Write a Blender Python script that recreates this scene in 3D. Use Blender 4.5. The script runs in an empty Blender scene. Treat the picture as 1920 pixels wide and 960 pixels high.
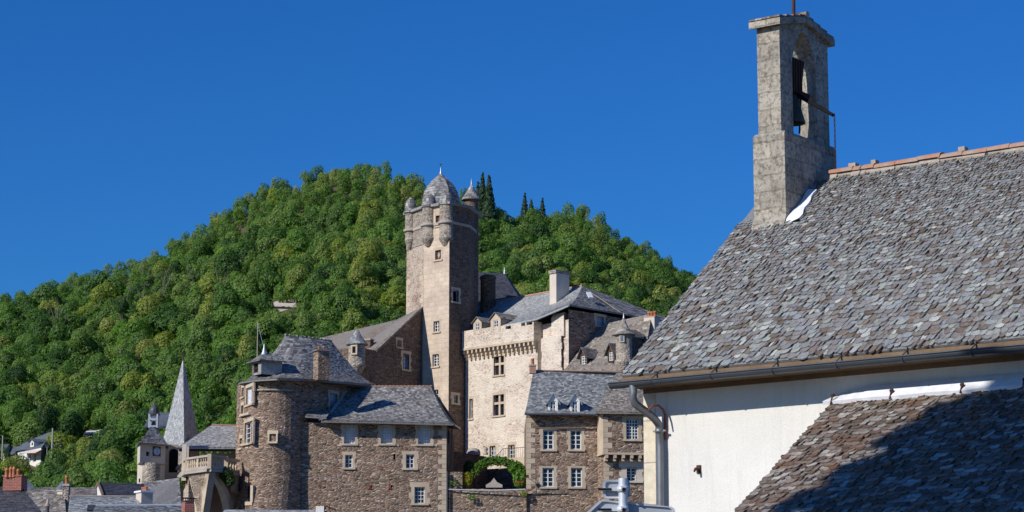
import bpy, math, random
import numpy as np
from math import sin, cos, tan, pi, radians, sqrt
from mathutils import Vector, noise
random.seed(7); np.random.seed(7)
D = bpy.data; SC = bpy.context.scene; COL = SC.collection
# ------------------------------------------------------------------ camera
F = 4500.0; TILT = radians(10.2); CZ = 1.7; cT = cos(TILT); sT = sin(TILT)
cam = D.objects.new('camera', D.cameras.new('camera')); COL.objects.link(cam)
cam.location = (0, 0, CZ); cam.rotation_euler = (pi/2 + TILT, 0, 0)
cam.data.sensor_width = 36; cam.data.lens = 36*F/1920; cam.data.clip_start = .5; cam.data.clip_end = 12000
SC.camera = cam
# ------------------------------------------------------------------ light
SUN_H = Vector((-.79, -.61)).normalized(); SUN_EL = radians(31)
w = D.worlds.new('World'); SC.world = w; w.use_nodes = True
nt = w.node_tree; bg = nt.nodes['Background']
sky = nt.nodes.new('ShaderNodeTexSky'); sky.sky_type = 'NISHITA'; sky.sun_disc = False
sky.sun_elevation = SUN_EL; sky.sun_rotation = math.atan2(SUN_H.x, SUN_H.y)
sky.altitude = 400; sky.air_density = 1.15; sky.dust_density = .3; sky.ozone_density = 5.0
hs = nt.nodes.new('ShaderNodeHueSaturation'); hs.inputs['Saturation'].default_value = 1.2; hs.inputs['Value'].default_value = 1.0
tm_ = nt.nodes.new('ShaderNodeMix'); tm_.data_type = 'RGBA'; tm_.blend_type = 'MULTIPLY'; tm_.inputs[0].default_value = 1; tm_.inputs[7].default_value = (.38, .98, 1.68, 1)   # polarising filter
nt.links.new(sky.outputs[0], hs.inputs['Color']); nt.links.new(hs.outputs[0], tm_.inputs[6]); nt.links.new(tm_.outputs[2], bg.inputs['Color'])
bg.inputs['Strength'].default_value = .055
sl = D.lights.new('sun', 'SUN'); sl.energy = 4.2; sl.angle = radians(.53); sl.color = (1, .945, .86)
sun = D.objects.new('sun', sl); COL.objects.link(sun)
sd = Vector((SUN_H.x*cos(SUN_EL), SUN_H.y*cos(SUN_EL), sin(SUN_EL)))
sun.rotation_euler = sd.to_track_quat('Z', 'Y').to_euler()
vs = SC.view_settings; vs.view_transform = 'Standard'; vs.look = 'None'; vs.exposure = .12; vs.gamma = 1; vs.use_curve_mapping = False
SC.cycles.max_bounces = 6; SC.cycles.transparent_max_bounces = 6

# ------------------------------------------------------------------ placing helpers: bearing and height of a sight line at a real distance
def rdir(px, py):
    u = (px-960)/F; v = (480-py)/F
    return Vector((u, cT - v*sT, sT + v*cT))
def P(px, py, Y):
    r = rdir(px, py); return Vector((r.x*Y/r.y, Y, CZ + r.z*Y/r.y))
def XY(px, Y, py=760):
    p = P(px, py, Y); return Vector((p.x, p.y))
def on_wall(px, py, A, B):
    r = rdir(px, py); d = (B-A); n = Vector((d.y, -d.x))
    k = n.dot(A)/(n.x*r.x + n.y*r.y)
    return Vector((r.x*k, r.y*k, CZ + r.z*k))
def on_plane(px, py, O, N):
    r = rdir(px, py); c = Vector((0, 0, CZ)); k = (O-c).dot(N)/r.dot(N); return c + r*k
def v3(p, z): return Vector((p[0], p[1], z))

# ------------------------------------------------------------------ materials
MATS = {}
class N:
    def __init__(s, name):
        s.m = D.materials.new(name); s.m.use_nodes = True; s.t = s.m.node_tree; s.b = s.t.nodes['Principled BSDF']; MATS[name] = s.m
        s.b.inputs['Roughness'].default_value = .85; s.b.inputs['Specular IOR Level'].default_value = .25
    def n(s, kind, **kw):
        o = s.t.nodes.new('ShaderNode'+kind)
        for k, v in kw.items():
            if k in o.inputs.keys():
                i = o.inputs[k]
                if hasattr(v, 'is_output'): s.t.links.new(v, i)
                else: i.default_value = v
            else: setattr(o, k, v)
        return o
    def l(s, a, b): s.t.links.new(a, b)
    def uv(s, sx, sy, off=0.0):
        a = s.n('UVMap', uv_map='UVMap'); m = s.n('Mapping'); m.inputs['Scale'].default_value = (sx, sy, 1); m.inputs['Location'].default_value = (off, off, 0)
        s.l(a.outputs[0], m.inputs[0]); return m.outputs[0]
    def obj(s, sc=1):
        a = s.n('TexCoord'); m = s.n('Mapping'); m.inputs['Scale'].default_value = (sc, sc, sc) if not isinstance(sc, tuple) else sc
        s.l(a.outputs['Object'], m.inputs[0]); return m.outputs[0]
    def noise(s, vec, scale, det=4, rough=.6):
        o = s.n('TexNoise', Scale=scale, Detail=det, Roughness=rough); s.l(vec, o.inputs['Vector']); return o.outputs['Fac']
    def ramp(s, fac, stops, interp='LINEAR'):
        o = s.n('ValToRGB'); r = o.color_ramp; r.interpolation = interp
        while len(r.elements) < len(stops): r.elements.new(.5)
        for e, (p, c) in zip(r.elements, stops):
            e.position = p; e.color = (c[0], c[1], c[2], 1) if isinstance(c, tuple) else (c, c, c, 1)
        s.l(fac, o.inputs[0]); return o.outputs[0]
    def mix(s, fac, a, b, mode='MIX'):
        o = s.n('Mix'); o.data_type = 'RGBA'; o.blend_type = mode
        for k, v in ((0, fac), (6, a), (7, b)):
            if hasattr(v, 'is_output'): s.l(v, o.inputs[k])
            else: o.inputs[k].default_value = v if k == 0 else (v[0], v[1], v[2], 1)
        return o.outputs[2]
    def math(s, op, a, b=0.0, c=None):
        o = s.n('Math'); o.operation = op
        for k, v in enumerate((a, b) if c is None else (a, b, c)):
            if hasattr(v, 'is_output'): s.l(v, o.inputs[k])
            else: o.inputs[k].default_value = v
        return o.outputs[0]
    def attr(s, name='rnd'): return s.n('Attribute', attribute_name=name).outputs['Fac']
    def out(s, col, bump=None, bs=.3, bd=.03, rough=None):
        if hasattr(col, 'is_output'): s.l(col, s.b.inputs['Base Color'])
        else: s.b.inputs['Base Color'].default_value = (*col, 1)
        if bump is not None:
            o = s.n('Bump', Strength=bs, Distance=bd); s.l(bump, o.inputs['Height']); s.l(o.outputs[0], s.b.inputs['Normal'])
        if rough is not None: s.b.inputs['Roughness'].default_value = rough
        return s.m

def rubble(name, stones, mortar, sx=2.6, sy=8.0, mw=.06, patch=None, patch_lo=.5, patch_hi=.6, bs=.9):
    k = N(name); uv = k.uv(1, 1)
    d = k.n('TexNoise', Scale=1.6, Detail=2.0); k.l(uv, d.inputs['Vector'])
    off = k.n('VectorMath', operation='MULTIPLY_ADD'); k.l(d.outputs['Color'], off.inputs[0]); off.inputs[1].default_value = (.35, .3, 0); k.l(uv, off.inputs[2])
    mp = k.n('Mapping'); mp.inputs['Scale'].default_value = (sx, sy, 1); k.l(off.outputs[0], mp.inputs[0])
    a = k.n('TexVoronoi', Scale=1.0, Randomness=.95); a.voronoi_dimensions = '2D'; k.l(mp.outputs[0], a.inputs['Vector'])
    e = k.n('TexVoronoi', Scale=1.0, Randomness=.95); e.voronoi_dimensions = '2D'; e.feature = 'DISTANCE_TO_EDGE'; k.l(mp.outputs[0], e.inputs['Vector'])
    sp = k.n('SeparateColor'); k.l(a.outputs['Color'], sp.inputs[0])
    n = len(stones); col = k.ramp(sp.outputs[0], [(i/(n-1), c) for i, c in enumerate(stones)])
    val = k.ramp(sp.outputs[1], [(0, .6), (1, 1.3)])
    col = k.mix(1, col, val, 'MULTIPLY')
    big = k.noise(uv, .45, 5, .65); col = k.mix(1, col, k.ramp(big, [(.3, .72), (.7, 1.22)]), 'MULTIPLY')
    fine = k.noise(uv, 14, 3); col = k.mix(.6, col, k.ramp(fine, [(.3, .7), (.7, 1.25)]), 'MULTIPLY')
    mort = k.ramp(e.outputs['Distance'], [(0, 1.0), (mw, .75), (mw*2.2, 0.0)])
    col = k.mix(mort, col, mortar)
    if patch:
        pn = k.noise(uv, .5, 6, .7); pm = k.ramp(pn, [(patch_lo, 0.0), (patch_hi, 1.0)])
        pm2 = k.math('MULTIPLY', pm, .85)
        col = k.mix(pm2, col, k.mix(fine, tuple(c*.85 for c in patch), tuple(min(1, c*1.15) for c in patch)))
    h = k.math('ADD', k.ramp(e.outputs['Distance'], [(0, 0.0), (.3, 1.0)]), k.math('MULTIPLY', fine, .5))
    return k.out(col, h, bs, .05)
rubble('rubble_brown', [(.09,.058,.042),(.31,.195,.125),(.44,.31,.215),(.20,.15,.125),(.56,.45,.36),(.38,.20,.125)], (.31,.24,.185), 3.1, 11.5, patch=(.42,.33,.26), patch_lo=.64, patch_hi=.78)
rubble('rubble_dark_shade', [(.10,.075,.06),(.18,.12,.09),(.24,.165,.12),(.15,.12,.10),(.28,.2,.15)], (.24,.175,.13), 3.1, 11.5)  # darker rubble: shade of sunless faces put into the colour; also dark stacks
rubble('rubble_tower', [(.24,.15,.11),(.44,.28,.20),(.56,.43,.34),(.34,.27,.23),(.52,.37,.28)], (.58,.49,.40), 3.0, 10.5, patch=(.60,.51,.41), patch_lo=.42, patch_hi=.56)
rubble('rubble_grey', [(.22,.19,.16),(.40,.34,.28),(.33,.29,.25),(.48,.41,.34)], (.44,.38,.31), 3.4, 9, patch=(.42,.37,.31), patch_lo=.55, patch_hi=.7)
rubble('rubble_pale', [(.34,.235,.18),(.51,.40,.32),(.62,.52,.43),(.42,.33,.27),(.66,.56,.46)], (.66,.565,.465), 2.9, 8.5, mw=.12, patch=(.72,.64,.53), patch_lo=.42, patch_hi=.58, bs=.5)

def ashlar(name, c1, c2, bw=.75, bh=.38, joint=(.25,.2,.15), jw=.012):
    k = N(name); uv = k.uv(1, 1)
    b = k.n('TexBrick', Scale=1.0); b.inputs['Color1'].default_value = (*c1, 1); b.inputs['Color2'].default_value = (*c2, 1); b.inputs['Mortar'].default_value = (*joint, 1)
    b.inputs['Brick Width'].default_value = bw; b.inputs['Row Height'].default_value = bh; b.inputs['Mortar Size'].default_value = jw; k.l(uv, b.inputs['Vector'])
    g = k.noise(uv, .7, 6, .7); col = k.mix(1, b.outputs['Color'], k.ramp(g, [(.3, .75), (.7, 1.15)]), 'MULTIPLY')
    g2 = k.noise(uv, 9, 4); col = k.mix(.7, col, k.ramp(g2, [(.3, .8), (.7, 1.15)]), 'MULTIPLY')
    return k.out(col, k.math('ADD', g2, k.math('MULTIPLY', b.outputs['Fac'], -1.0)), .4, .02)
ashlar('ashlar', (.56,.45,.35), (.62,.51,.40), joint=(.42,.33,.25), jw=.01)
ashlar('quoin_cream', (.66,.58,.44), (.72,.64,.50), 3.0, .62, (.42,.36,.28), .01)
ashlar('brick_red', (.36,.10,.07), (.28,.08,.06), .22, .07, (.35,.26,.22), .008)
def mottled(name, c1, c2, sc=2.0, rough=.85, bs=.25, bd=.02, fine=30):
    k = N(name); o = k.obj()
    a = k.noise(o, sc, 6, .65); b = k.noise(o, fine, 3)
    col = k.ramp(a, [(.3, c1), (.7, c2)]); col = k.mix(.5, col, k.ramp(b, [(.3, .75), (.7, 1.2)]), 'MULTIPLY')
    return k.out(col, k.math('ADD', a, k.math('MULTIPLY', b, .4)), bs, bd, rough)
mottled('stone_trim', (.43,.34,.245), (.60,.49,.365), 1.5)
mottled('stone_grey', (.33,.29,.25), (.46,.41,.35), 1.5)
mottled('render_pale', (.52,.45,.38), (.64,.57,.48), 1.2)
mottled('wood_brown', (.13,.085,.05), (.22,.15,.09), 3, .7)
mottled('wood_dark', (.02,.016,.013), (.05,.038,.03), 4, .7)
mottled('terracotta', (.38,.13,.06), (.55,.22,.11), 3)
mottled('terracotta_old', (.40,.17,.10), (.36,.30,.25), 4)
mottled('mortar', (.30,.26,.22), (.44,.39,.33), 5)
mottled('iron_rust', (.045,.026,.02), (.10,.05,.035), 8, .8)
mottled('rust_red', (.24,.07,.045), (.33,.11,.07), 8, .8)
mottled('bronze', (.035,.04,.038), (.07,.075,.065), 8, .5)
mottled('ground', (.10,.09,.07), (.17,.15,.12), .15)
mottled('hill_soil', (.055,.065,.025), (.13,.10,.06), .12, fine=1.5)
mottled('bark', (.10,.085,.065), (.2,.18,.15), 1.0)
mottled('flower_red', (.5,.02,.03), (.6,.06,.05), 9)
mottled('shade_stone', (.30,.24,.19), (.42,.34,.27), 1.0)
def plain(name, c, rough=.5, metal=0.0, spec=.4):
    k = N(name); k.b.inputs['Metallic'].default_value = metal; k.b.inputs['Specular IOR Level'].default_value = spec
    a = k.noise(k.obj(), 6, 4); return k.out(k.mix(1, c, k.ramp(a, [(.3, .85), (.7, 1.1)]), 'MULTIPLY'), a, .08, .01, rough)
plain('paint_white', (.74,.74,.72), .5)
plain('paint_lattice', (.58,.62,.66), .5)
plain('paint_blue_grey', (.36,.44,.54), .5)
plain('paint_maroon', (.12,.05,.05), .6)
plain('glass', (.018,.024,.032), .12, 0, .5)
plain('glass_blue', (.10,.16,.24), .2, 0, .5)
plain('zinc_dark', (.075,.085,.10), .42, .3)
plain('zinc_pipe', (.22,.23,.245), .45, .5)
plain('zinc_pale', (.50,.54,.58), .4, .35)
plain('zinc_white', (.76,.78,.82), .55, 0.0)
plain('galvanised', (.66,.68,.70), .4, .35)
plain('sign_back', (.40,.43,.47), .5, .15)
plain('sign_edge', (.55,.58,.62), .45, .2)
plain('dial_dark', (.022,.03,.055), .6)
plain('dial_pale', (.42,.52,.66), .6)
plain('awning', (.72,.60,.55), .8)
plain('void', (.012,.012,.014), .9, 0, .1)  # near-black, paints unlit depth into openings; also colours dark fittings

# white roughcast wall of the chapel
k = N('roughcast_white'); o = k.obj(); a = k.noise(o, 55, 4, .7); b = k.noise(o, .9, 6, .7); c = k.noise(k.obj((4, 4, .3)), 2.2, 6, .75)
col = k.mix(1, k.ramp(b, [(.3, (.67,.65,.605)), (.7, (.75,.735,.695))]), k.ramp(c, [(.3, .90), (.5, 1.0)]), 'MULTIPLY')
col = k.mix(1, col, k.ramp(a, [(.25, .86), (.6, 1.03)]), 'MULTIPLY'); k.out(col, a, .5, .012)
# bell gable: grey weathered render with black lichen
k = N('lichen_render'); o = k.obj(); a = k.noise(o, 1.3, 6, .7); b = k.noise(o, 14, 5, .75); c = k.noise(o, 45, 3, .6); d = k.noise(k.obj((2.5, 2.5, .5)), 1.2, 5, .7)
col = k.ramp(a, [(.3, (.25,.225,.185)), (.5, (.39,.36,.305)), (.7, (.50,.465,.40))])
col = k.mix(k.ramp(b, [(.47, 0.0), (.62, .8)]), col, (.11,.10,.088)); col = k.mix(k.ramp(d, [(.52, 0.0), (.72, .7)]), col, (.16,.145,.125))
br = k.n('TexBrick', Scale=1.0); br.inputs['Color1'].default_value = (.78, .78, .78, 1); br.inputs['Color2'].default_value = (1.25, 1.22, 1.15, 1); br.inputs['Mortar'].default_value = (.6, .57, .53, 1); br.inputs['Brick Width'].default_value = .42; br.inputs['Row Height'].default_value = .27; br.inputs['Mortar Size'].default_value = .022; br.inputs['Mortar Smooth'].default_value = .6
dv = k.n('VectorMath', operation='MULTIPLY_ADD'); nz = k.n('TexNoise', Scale=5.0, Detail=3.0); k.l(k.uv(1, 1), nz.inputs['Vector']); k.l(nz.outputs['Color'], dv.inputs[0]); dv.inputs[1].default_value = (.09, .07, 0); k.l(k.uv(1, 1), dv.inputs[2]); k.l(dv.outputs[0], br.inputs['Vector'])
col = k.mix(k.ramp(a, [(.35, .85), (.65, .25)]), col, br.outputs['Color'], 'MULTIPLY')
col = k.mix(k.ramp(c, [(.58, 0.0), (.7, .55)]), col, (.52,.5,.44)); k.out(col, k.math('ADD', b, k.math('MULTIPLY', br.outputs['Fac'], -.5)), .6, .02)
# slates: one colour per slate + lichen and moss
def slate(name, stops, lich=(.42,.43,.39), moss=(.15,.11,.07), ls=9.0, lo=.58, msc=.9, mlo=.55, grain=40, rough=.6, bs=.4):
    k = N(name); o = k.obj(); r = k.attr()
    col = k.ramp(r, stops)
    g = k.noise(o, grain, 4, .7); col = k.mix(.8, col, k.ramp(g, [(.28, .62), (.72, 1.35)]), 'MULTIPLY')
    big = k.noise(o, msc, 5, .7); col = k.mix(k.ramp(big, [(mlo, 0.0), (mlo+.2, .75)]), col, moss)
    b = k.noise(o, ls, 5, .75); col = k.mix(k.ramp(b, [(lo, 0.0), (lo+.1, .75)]), col, lich)
    k.b.inputs['Specular IOR Level'].default_value = .4
    return k.out(col, k.math('ADD', g, b), bs, .02, rough)
GREY = [(0, (.10,.092,.085)), (.25, (.17,.163,.155)), (.5, (.235,.23,.222)), (.75, (.285,.278,.265)), (.9, (.34,.34,.33)), (1, (.43,.425,.40))]
slate('slate_grey', GREY, grain=6, ls=2.2, lo=.62, msc=.25, mlo=.6)
slate('slate_blue', [(0, (.11,.115,.12)), (.4, (.20,.213,.218)), (.75, (.275,.29,.29)), (1, (.42,.43,.415))], grain=6, ls=2, lo=.62, msc=.25, mlo=.68)
slate('slate_pale', [(0, (.24,.245,.25)), (.4, (.33,.34,.345)), (.75, (.40,.41,.405)), (1, (.50,.505,.485))], grain=6, ls=2, lo=.62, msc=.25, mlo=.72)
slate('slate_brown', [(0, (.13,.115,.10)), (.4, (.24,.21,.18)), (.75, (.31,.28,.24)), (1, (.43,.40,.35))], grain=6, ls=2, lo=.6, msc=.3, mlo=.55)
slate('slate_dark', [(0, (.045,.048,.058)), (1, (.10,.10,.115))], grain=6, ls=2, lo=.7, msc=.3, mlo=.7)
slate('slate_far', [(0, (.10,.12,.15)), (1, (.16,.18,.21))], grain=6, ls=2, lo=.8, msc=.3, mlo=.8)
slate('slate_chapel', [(0, (.13,.105,.085)), (.14, (.21,.17,.14)), (.3, (.205,.215,.225)), (.45, (.255,.255,.24)), (.6, (.235,.215,.215)), (.74, (.275,.305,.325)), (.87, (.315,.335,.29)), (.95, (.36,.385,.385)), (1, (.50,.51,.46))],
      lich=(.46,.47,.40), moss=(.185,.15,.115), ls=16, lo=.6, msc=2.2, mlo=.58, grain=34, bs=.7)
slate('slate_porch', [(0, (.08,.065,.055)), (.3, (.15,.115,.09)), (.6, (.215,.185,.16)), (.85, (.30,.295,.28)), (1, (.48,.47,.42))],
      lich=(.44,.43,.37), moss=(.20,.11,.065), ls=9, lo=.6, msc=2.4, mlo=.46, grain=24, bs=.7)
# foliage
def foliage(name, stops, tint):
    k = N(name); r = k.attr()
    t = k.n('ObjectInfo').outputs['Random'] if tint == 'obj' else k.attr('tint')
    col = k.ramp(t, stops, 'LINEAR'); col = k.mix(1, col, k.ramp(r, [(0, .8), (.6, 1.25), (1, 1.75)]), 'MULTIPLY')
    k.out(col, None, rough=.55); k.b.inputs['Specular IOR Level'].default_value = .3
    tr = k.n('BsdfTranslucent'); k.l(k.mix(1, col, (1.4, 1.6, .6), 'MULTIPLY'), tr.inputs[0])
    mx = k.n('MixShader'); mx.inputs[0].default_value = .5; k.l(k.b.outputs[0], mx.inputs[1]); k.l(tr.outputs[0], mx.inputs[2])
    k.l(mx.outputs[0], k.t.nodes['Material Output'].inputs[0]); return k.m
WOOD = [(0, (.034,.080,.026)), (.2, (.070,.145,.030)), (.4, (.112,.182,.050)), (.6, (.110,.205,.036)), (.78, (.155,.215,.066)), (.9, (.205,.245,.045)), (1, (.25,.265,.09))]
foliage('leaf_tree', WOOD, 'obj'); foliage('leaf_forest', WOOD, 'attr')
foliage('leaf_conifer', [(0, (.030,.062,.030)), (1, (.045,.085,.036))], 'obj')
foliage('leaf_bright', [(0, (.12,.24,.04)), (1, (.14,.26,.045))], 'obj')
foliage('leaf_dark', [(0, (.03,.07,.018)), (1, (.04,.085,.022))], 'obj')
foliage('leaf_yellow', [(0, (.30,.28,.03)), (1, (.34,.30,.04))], 'obj')

# ------------------------------------------------------------------ mesh builder
ORG = {}
class MB:
    def __init__(s): s.v = []; s.f = []; s.uv = []; s.r = []; s.m = []; s.sm = []
    def face(s, pts, uv=None, r=None, m=0):
        i = len(s.v); s.v += [Vector(p) for p in pts]; s.f.append(list(range(i, i+len(pts))))
        s.uv.append(uv); s.r.append(random.random() if r is None else r); s.m.append(m); s.sm.append(False)
    def auto(s, pts, m=0, r=None):          # planar uv in metres
        p = [Vector(q) for q in pts]; n = (p[1]-p[0]).cross(p[2]-p[0])
        if n.length < 1e-9: n = Vector((0, 0, 1))
        n.normalize(); h = Vector((-n.y, n.x, 0))
        if h.length < .05: h = Vector((1, 0, 0))
        h.normalize(); q = n.cross(h)
        if q.z < 0: q = -q
        s.face(p, [(a.dot(h), a.dot(q)) for a in p], r, m)
    def hexa(s, b, t, m=0, r=None):          # bottom ring ccw, top ring ccw
        n = len(b)
        for i in range(n): s.auto([b[i], b[(i+1) % n], t[(i+1) % n], t[i]], m, r)
        s.auto(t, m, r); s.auto(b[::-1], m, r)
    def obox(s, c, x, y, z, m=0, r=None):    # centre and three half vectors
        c, x, y, z = map(Vector, (c, x, y, z))
        s.hexa([c-x-y-z, c+x-y-z, c+x+y-z, c-x+y-z], [c-x-y+z, c+x-y+z, c+x+y+z, c-x+y+z], m, r)
    def prism(s, plan, z0, z1, m=0, r=None):
        s.hexa([v3(p, z0) for p in plan], [v3(p, z1) for p in plan], m, r)
    def lathe(s, c, prof, n=16, m=0, smooth=True, rot=0.0, a0=0.0, a1=2*pi, caps=True):
        c = Vector(c); i0 = len(s.v); full = abs(a1-a0-2*pi) < 1e-6; k = n if full else n+1
        for (r, z) in prof:
            for j in range(k):
                a = rot + a0 + (a1-a0)*j/n; s.v.append(c + Vector((r*cos(a), r*sin(a), z)))
        for i in range(len(prof)-1):
            for j in range(n):
                j2 = (j+1) % k; s.f.append([i0+i*k+j, i0+i*k+j2, i0+(i+1)*k+j2, i0+(i+1)*k+j])
                ra = max(prof[i][0], prof[i+1][0]); L = ra*(a1-a0)/n
                s.uv.append([(j*L, prof[i][1]), ((j+1)*L, prof[i][1]), ((j+1)*L, prof[i+1][1]), (j*L, prof[i+1][1])])
                s.r.append(random.random()); s.m.append(m); s.sm.append(smooth)
        if caps:
            for i, pr in ((0, prof[0]), (len(prof)-1, prof[-1])):
                if pr[0] > .01:
                    q = [s.v[i0+i*k+j].copy() for j in range(k)]; s.auto(q if i else q[::-1], m)
    def tube(s, pts, rad, n=8, m=0, smooth=True):
        pts = [Vector(p) for p in pts]; i0 = len(s.v); K = len(pts)
        for i, p in enumerate(pts):
            t = (pts[min(i+1, K-1)] - pts[max(i-1, 0)]).normalized()
            a = t.cross(Vector((0, 0, 1)))
            if a.length < .05: a = t.cross(Vector((0, 1, 0)))
            a.normalize(); b = a.cross(t); rr = rad[i] if isinstance(rad, (list, tuple)) else rad
            for j in range(n): s.v.append(p + a*rr*cos(2*pi*j/n) + b*rr*sin(2*pi*j/n))
        for i in range(K-1):
            for j in range(n):
                j2 = (j+1) % n; s.f.append([i0+i*n+j, i0+i*n+j2, i0+(i+1)*n+j2, i0+(i+1)*n+j]); s.uv.append(None); s.r.append(random.random()); s.m.append(m); s.sm.append(smooth)
        s.auto([s.v[i0+j].copy() for j in range(n)][::-1], m); s.auto([s.v[i0+(K-1)*n+j].copy() for j in range(n)], m)
    def build(s, name, mats, parent=None):
        if isinstance(mats, str): mats = [mats]
        org = ORG.get(parent.name, Vector((0, 0, 0))) if parent else Vector((0, 0, 0))
        me = D.meshes.new(name); me.from_pydata([tuple(v-org) for v in s.v], [], s.f)
        uvl = me.uv_layers.new(name='UVMap'); fl = []
        for f, u in zip(s.f, s.uv):
            if u is None: u = [(s.v[i].x+s.v[i].y, s.v[i].z) for i in f]
            for a in u: fl += [a[0], a[1]]
        uvl.data.foreach_set('uv', fl)
        at = me.attributes.new('rnd', 'FLOAT', 'FACE'); at.data.foreach_set('value', s.r)
        me.polygons.foreach_set('material_index', s.m); me.polygons.foreach_set('use_smooth', s.sm)
        for q in mats: me.materials.append(MATS[q])
        me.update(); o = D.objects.new(name, me); COL.objects.link(o)
        if parent: o.parent = parent
        ORG[o.name] = org; return o
def tag(o, label, cat, group=None, kind=None):
    if label: o['label'] = label
    if cat: o['category'] = cat
    if group: o['group'] = group
    if kind: o['kind'] = kind
    return o
def thing(name, loc, label, cat, group=None):
    o = D.objects.new(name, None); COL.objects.link(o); o.location = loc; o.empty_display_size = .3; ORG[o.name] = Vector(loc)
    return tag(o, label, cat, group)

# ------------------------------------------------------------------ walls, windows, roofs
class Wall:
    def __init__(s, A, B, z0, z1, m=0): s.A = A; s.B = B; s.z0 = z0; s.z1 = z1; s.m = m; s.w = []; s.L = (B-A).length; s.d = (B-A)/s.L; s.n = Vector((s.d.y, -s.d.x))
    def pt(s, u, z, out=0.0): q = s.A + s.d*u + s.n*out; return Vector((q.x, q.y, z))
    def rect(s, x0, y0, x1, y1):
        ym = (y0+y1)/2; xm = (x0+x1)/2; g = lambda x, y: on_wall(x, y, s.A, s.B)
        u = lambda p: (Vector((p.x, p.y))-s.A).dot(s.d)
        return u(g(x0, ym)), u(g(x1, ym)), g(xm, y1).z, g(xm, y0).z
    def win(s, x0, y0, x1, y1, nx=2, ny=3, **kw): s.w.append((s.rect(x0, y0, x1, y1), nx, ny, kw)); return s
    def build(s, mb):
        us = sorted({0.0, s.L, *[min(max(q, 0), s.L) for r in s.w for q in r[0][:2]]}); zs = sorted({s.z0, s.z1, *[q for r in s.w for q in r[0][2:]]})
        zs = [z for z in zs if s.z0 <= z <= s.z1]
        for i in range(len(us)-1):
            for j in range(len(zs)-1):
                cu = (us[i]+us[i+1])/2; cz = (zs[j]+zs[j+1])/2
                if any(r[0][0] < cu < r[0][1] and r[0][2] < cz < r[0][3] for r in s.w): continue
                a, b, c, d = us[i], us[i+1], zs[j], zs[j+1]; off = s.A.x*1.3+s.A.y*.7
                s_uv = [(a+off, c), (b+off, c), (b+off, d), (a+off, d)]
                mb.face([s.pt(a, c), s.pt(b, c), s.pt(b, d), s.pt(a, d)], s_uv, m=s.m)
        for (u0, u1, a, b), nx, ny, kw in s.w:
            dp = -kw.get('depth', .22); rm = kw.get('rm', s.m)
            for p, q in (((u0, a), (u1, a)), ((u1, a), (u1, b)), ((u1, b), (u0, b)), ((u0, b), (u0, a))):
                mb.auto([s.pt(*p), s.pt(*q), s.pt(q[0], q[1], dp), s.pt(p[0], p[1], dp)], rm)
    def gable(s, mb, pts, m=None):           # extra polygon in the wall plane, (u, z) points
        off = s.A.x*1.3+s.A.y*.7
        mb.face([s.pt(u, z) for u, z in pts], [(u+off, z) for u, z in pts], m=s.m if m is None else m)
    def windows(s, root):
        for (u0, u1, a, b), nx, ny, kw in s.w:
            dp = -kw.get('depth', .22)+.03; fm = kw.get('fm', 'paint_white'); gm = kw.get('gm', 'glass')
            sw = kw.get('sw', .2)*.8; fr = kw.get('fr', .06); mu = kw.get('mu', .035); nm = kw.get('name', 'window')
            def bar(mb, p0, p1, q0, q1, o0, th, m=0):
                c = (s.pt(p0, q0, o0)+s.pt(p1, q1, o0))/2
                mb.obox(c, v3(s.d*(p1-p0)/2, 0), v3(s.n*th/2, 0), (0, 0, (q1-q0)/2), m)
            mb = MB()
            if not kw.get('void'):
                bar(mb, u0, u0+fr, a, b, dp, .06); bar(mb, u1-fr, u1, a, b, dp, .06)
                bar(mb, u0+fr, u1-fr, a, a+fr, dp, .058); bar(mb, u0+fr, u1-fr, b-fr, b, dp, .058)
                W = (u1-u0-2*fr); H = (b-a-2*fr)
                for i in range(1, nx):
                    big = (nx % 2 == 0 and i == nx//2); t = (.075 if big else mu)/2; c = u0+fr+W*i/nx
                    bar(mb, c-t, c+t, a+fr, b-fr, dp, .05 if big else .03)
                for j in range(1, ny):
                    c = a+fr+H*j/ny; bar(mb, u0+fr, u1-fr, c-mu/2, c+mu/2, dp+.003, .026)
                if kw.get('cross'):
                    cm = (u0+u1)/2; ch = a+(b-a)*.6
                    bar(mb, cm-.09, cm+.09, a, b, dp+.1, .16, 1); bar(mb, u0, u1, ch-.09, ch+.09, dp+.1, .155, 1)
                w_ = mb.build(nm, [fm, 'stone_trim'], root)
            else: w_ = root
            g = MB(); g.face([s.pt(u0, a, dp-.03), s.pt(u1, a, dp-.03), s.pt(u1, b, dp-.03), s.pt(u0, b, dp-.03)])
            gl = g.build('opening_dark' if kw.get('void') else ('panel' if kw.get('panel') else 'glass'), gm, w_)  # void holes are closed by a black sheet in place of interior shade
            if kw.get('void'): w_ = gl
            if kw.get('label') and not kw.get('void'): w_['label'] = kw['label']
            if sw > 0:
                q = MB(); o = .018; n = max(2, round((b-a)/.34)); tooth = kw.get('tooth', .4)
                for sd_ in (0, 1):
                    for i in range(n):
                        ww = sw*(1 + (tooth if (i+sd_) % 2 else -tooth*.35)) * random.uniform(.9, 1.1)
                        z0 = a+(b-a)*i/n; z1 = a+(b-a)*(i+1)/n
                        p0, p1 = (u0-ww, u0) if sd_ == 0 else (u1, u1+ww)
                        bar(q, p0, p1, z0, z1, -.05, .12+random.uniform(.0, .012))
                lw = sw*1.3*kw.get('lint', 1.0); bar(q, u0-lw, u1+lw, b, b+kw.get('lh', .22), -.05, .126)
                q.build('surround', kw.get('sm', 'stone_trim'), w_)
                q = MB(); bar(q, u0-sw*1.1, u1+sw*1.1, a-kw.get('sh', .12), a, .0, .2); q.build('sill', kw.get('sm', 'stone_trim'), w_)

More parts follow.
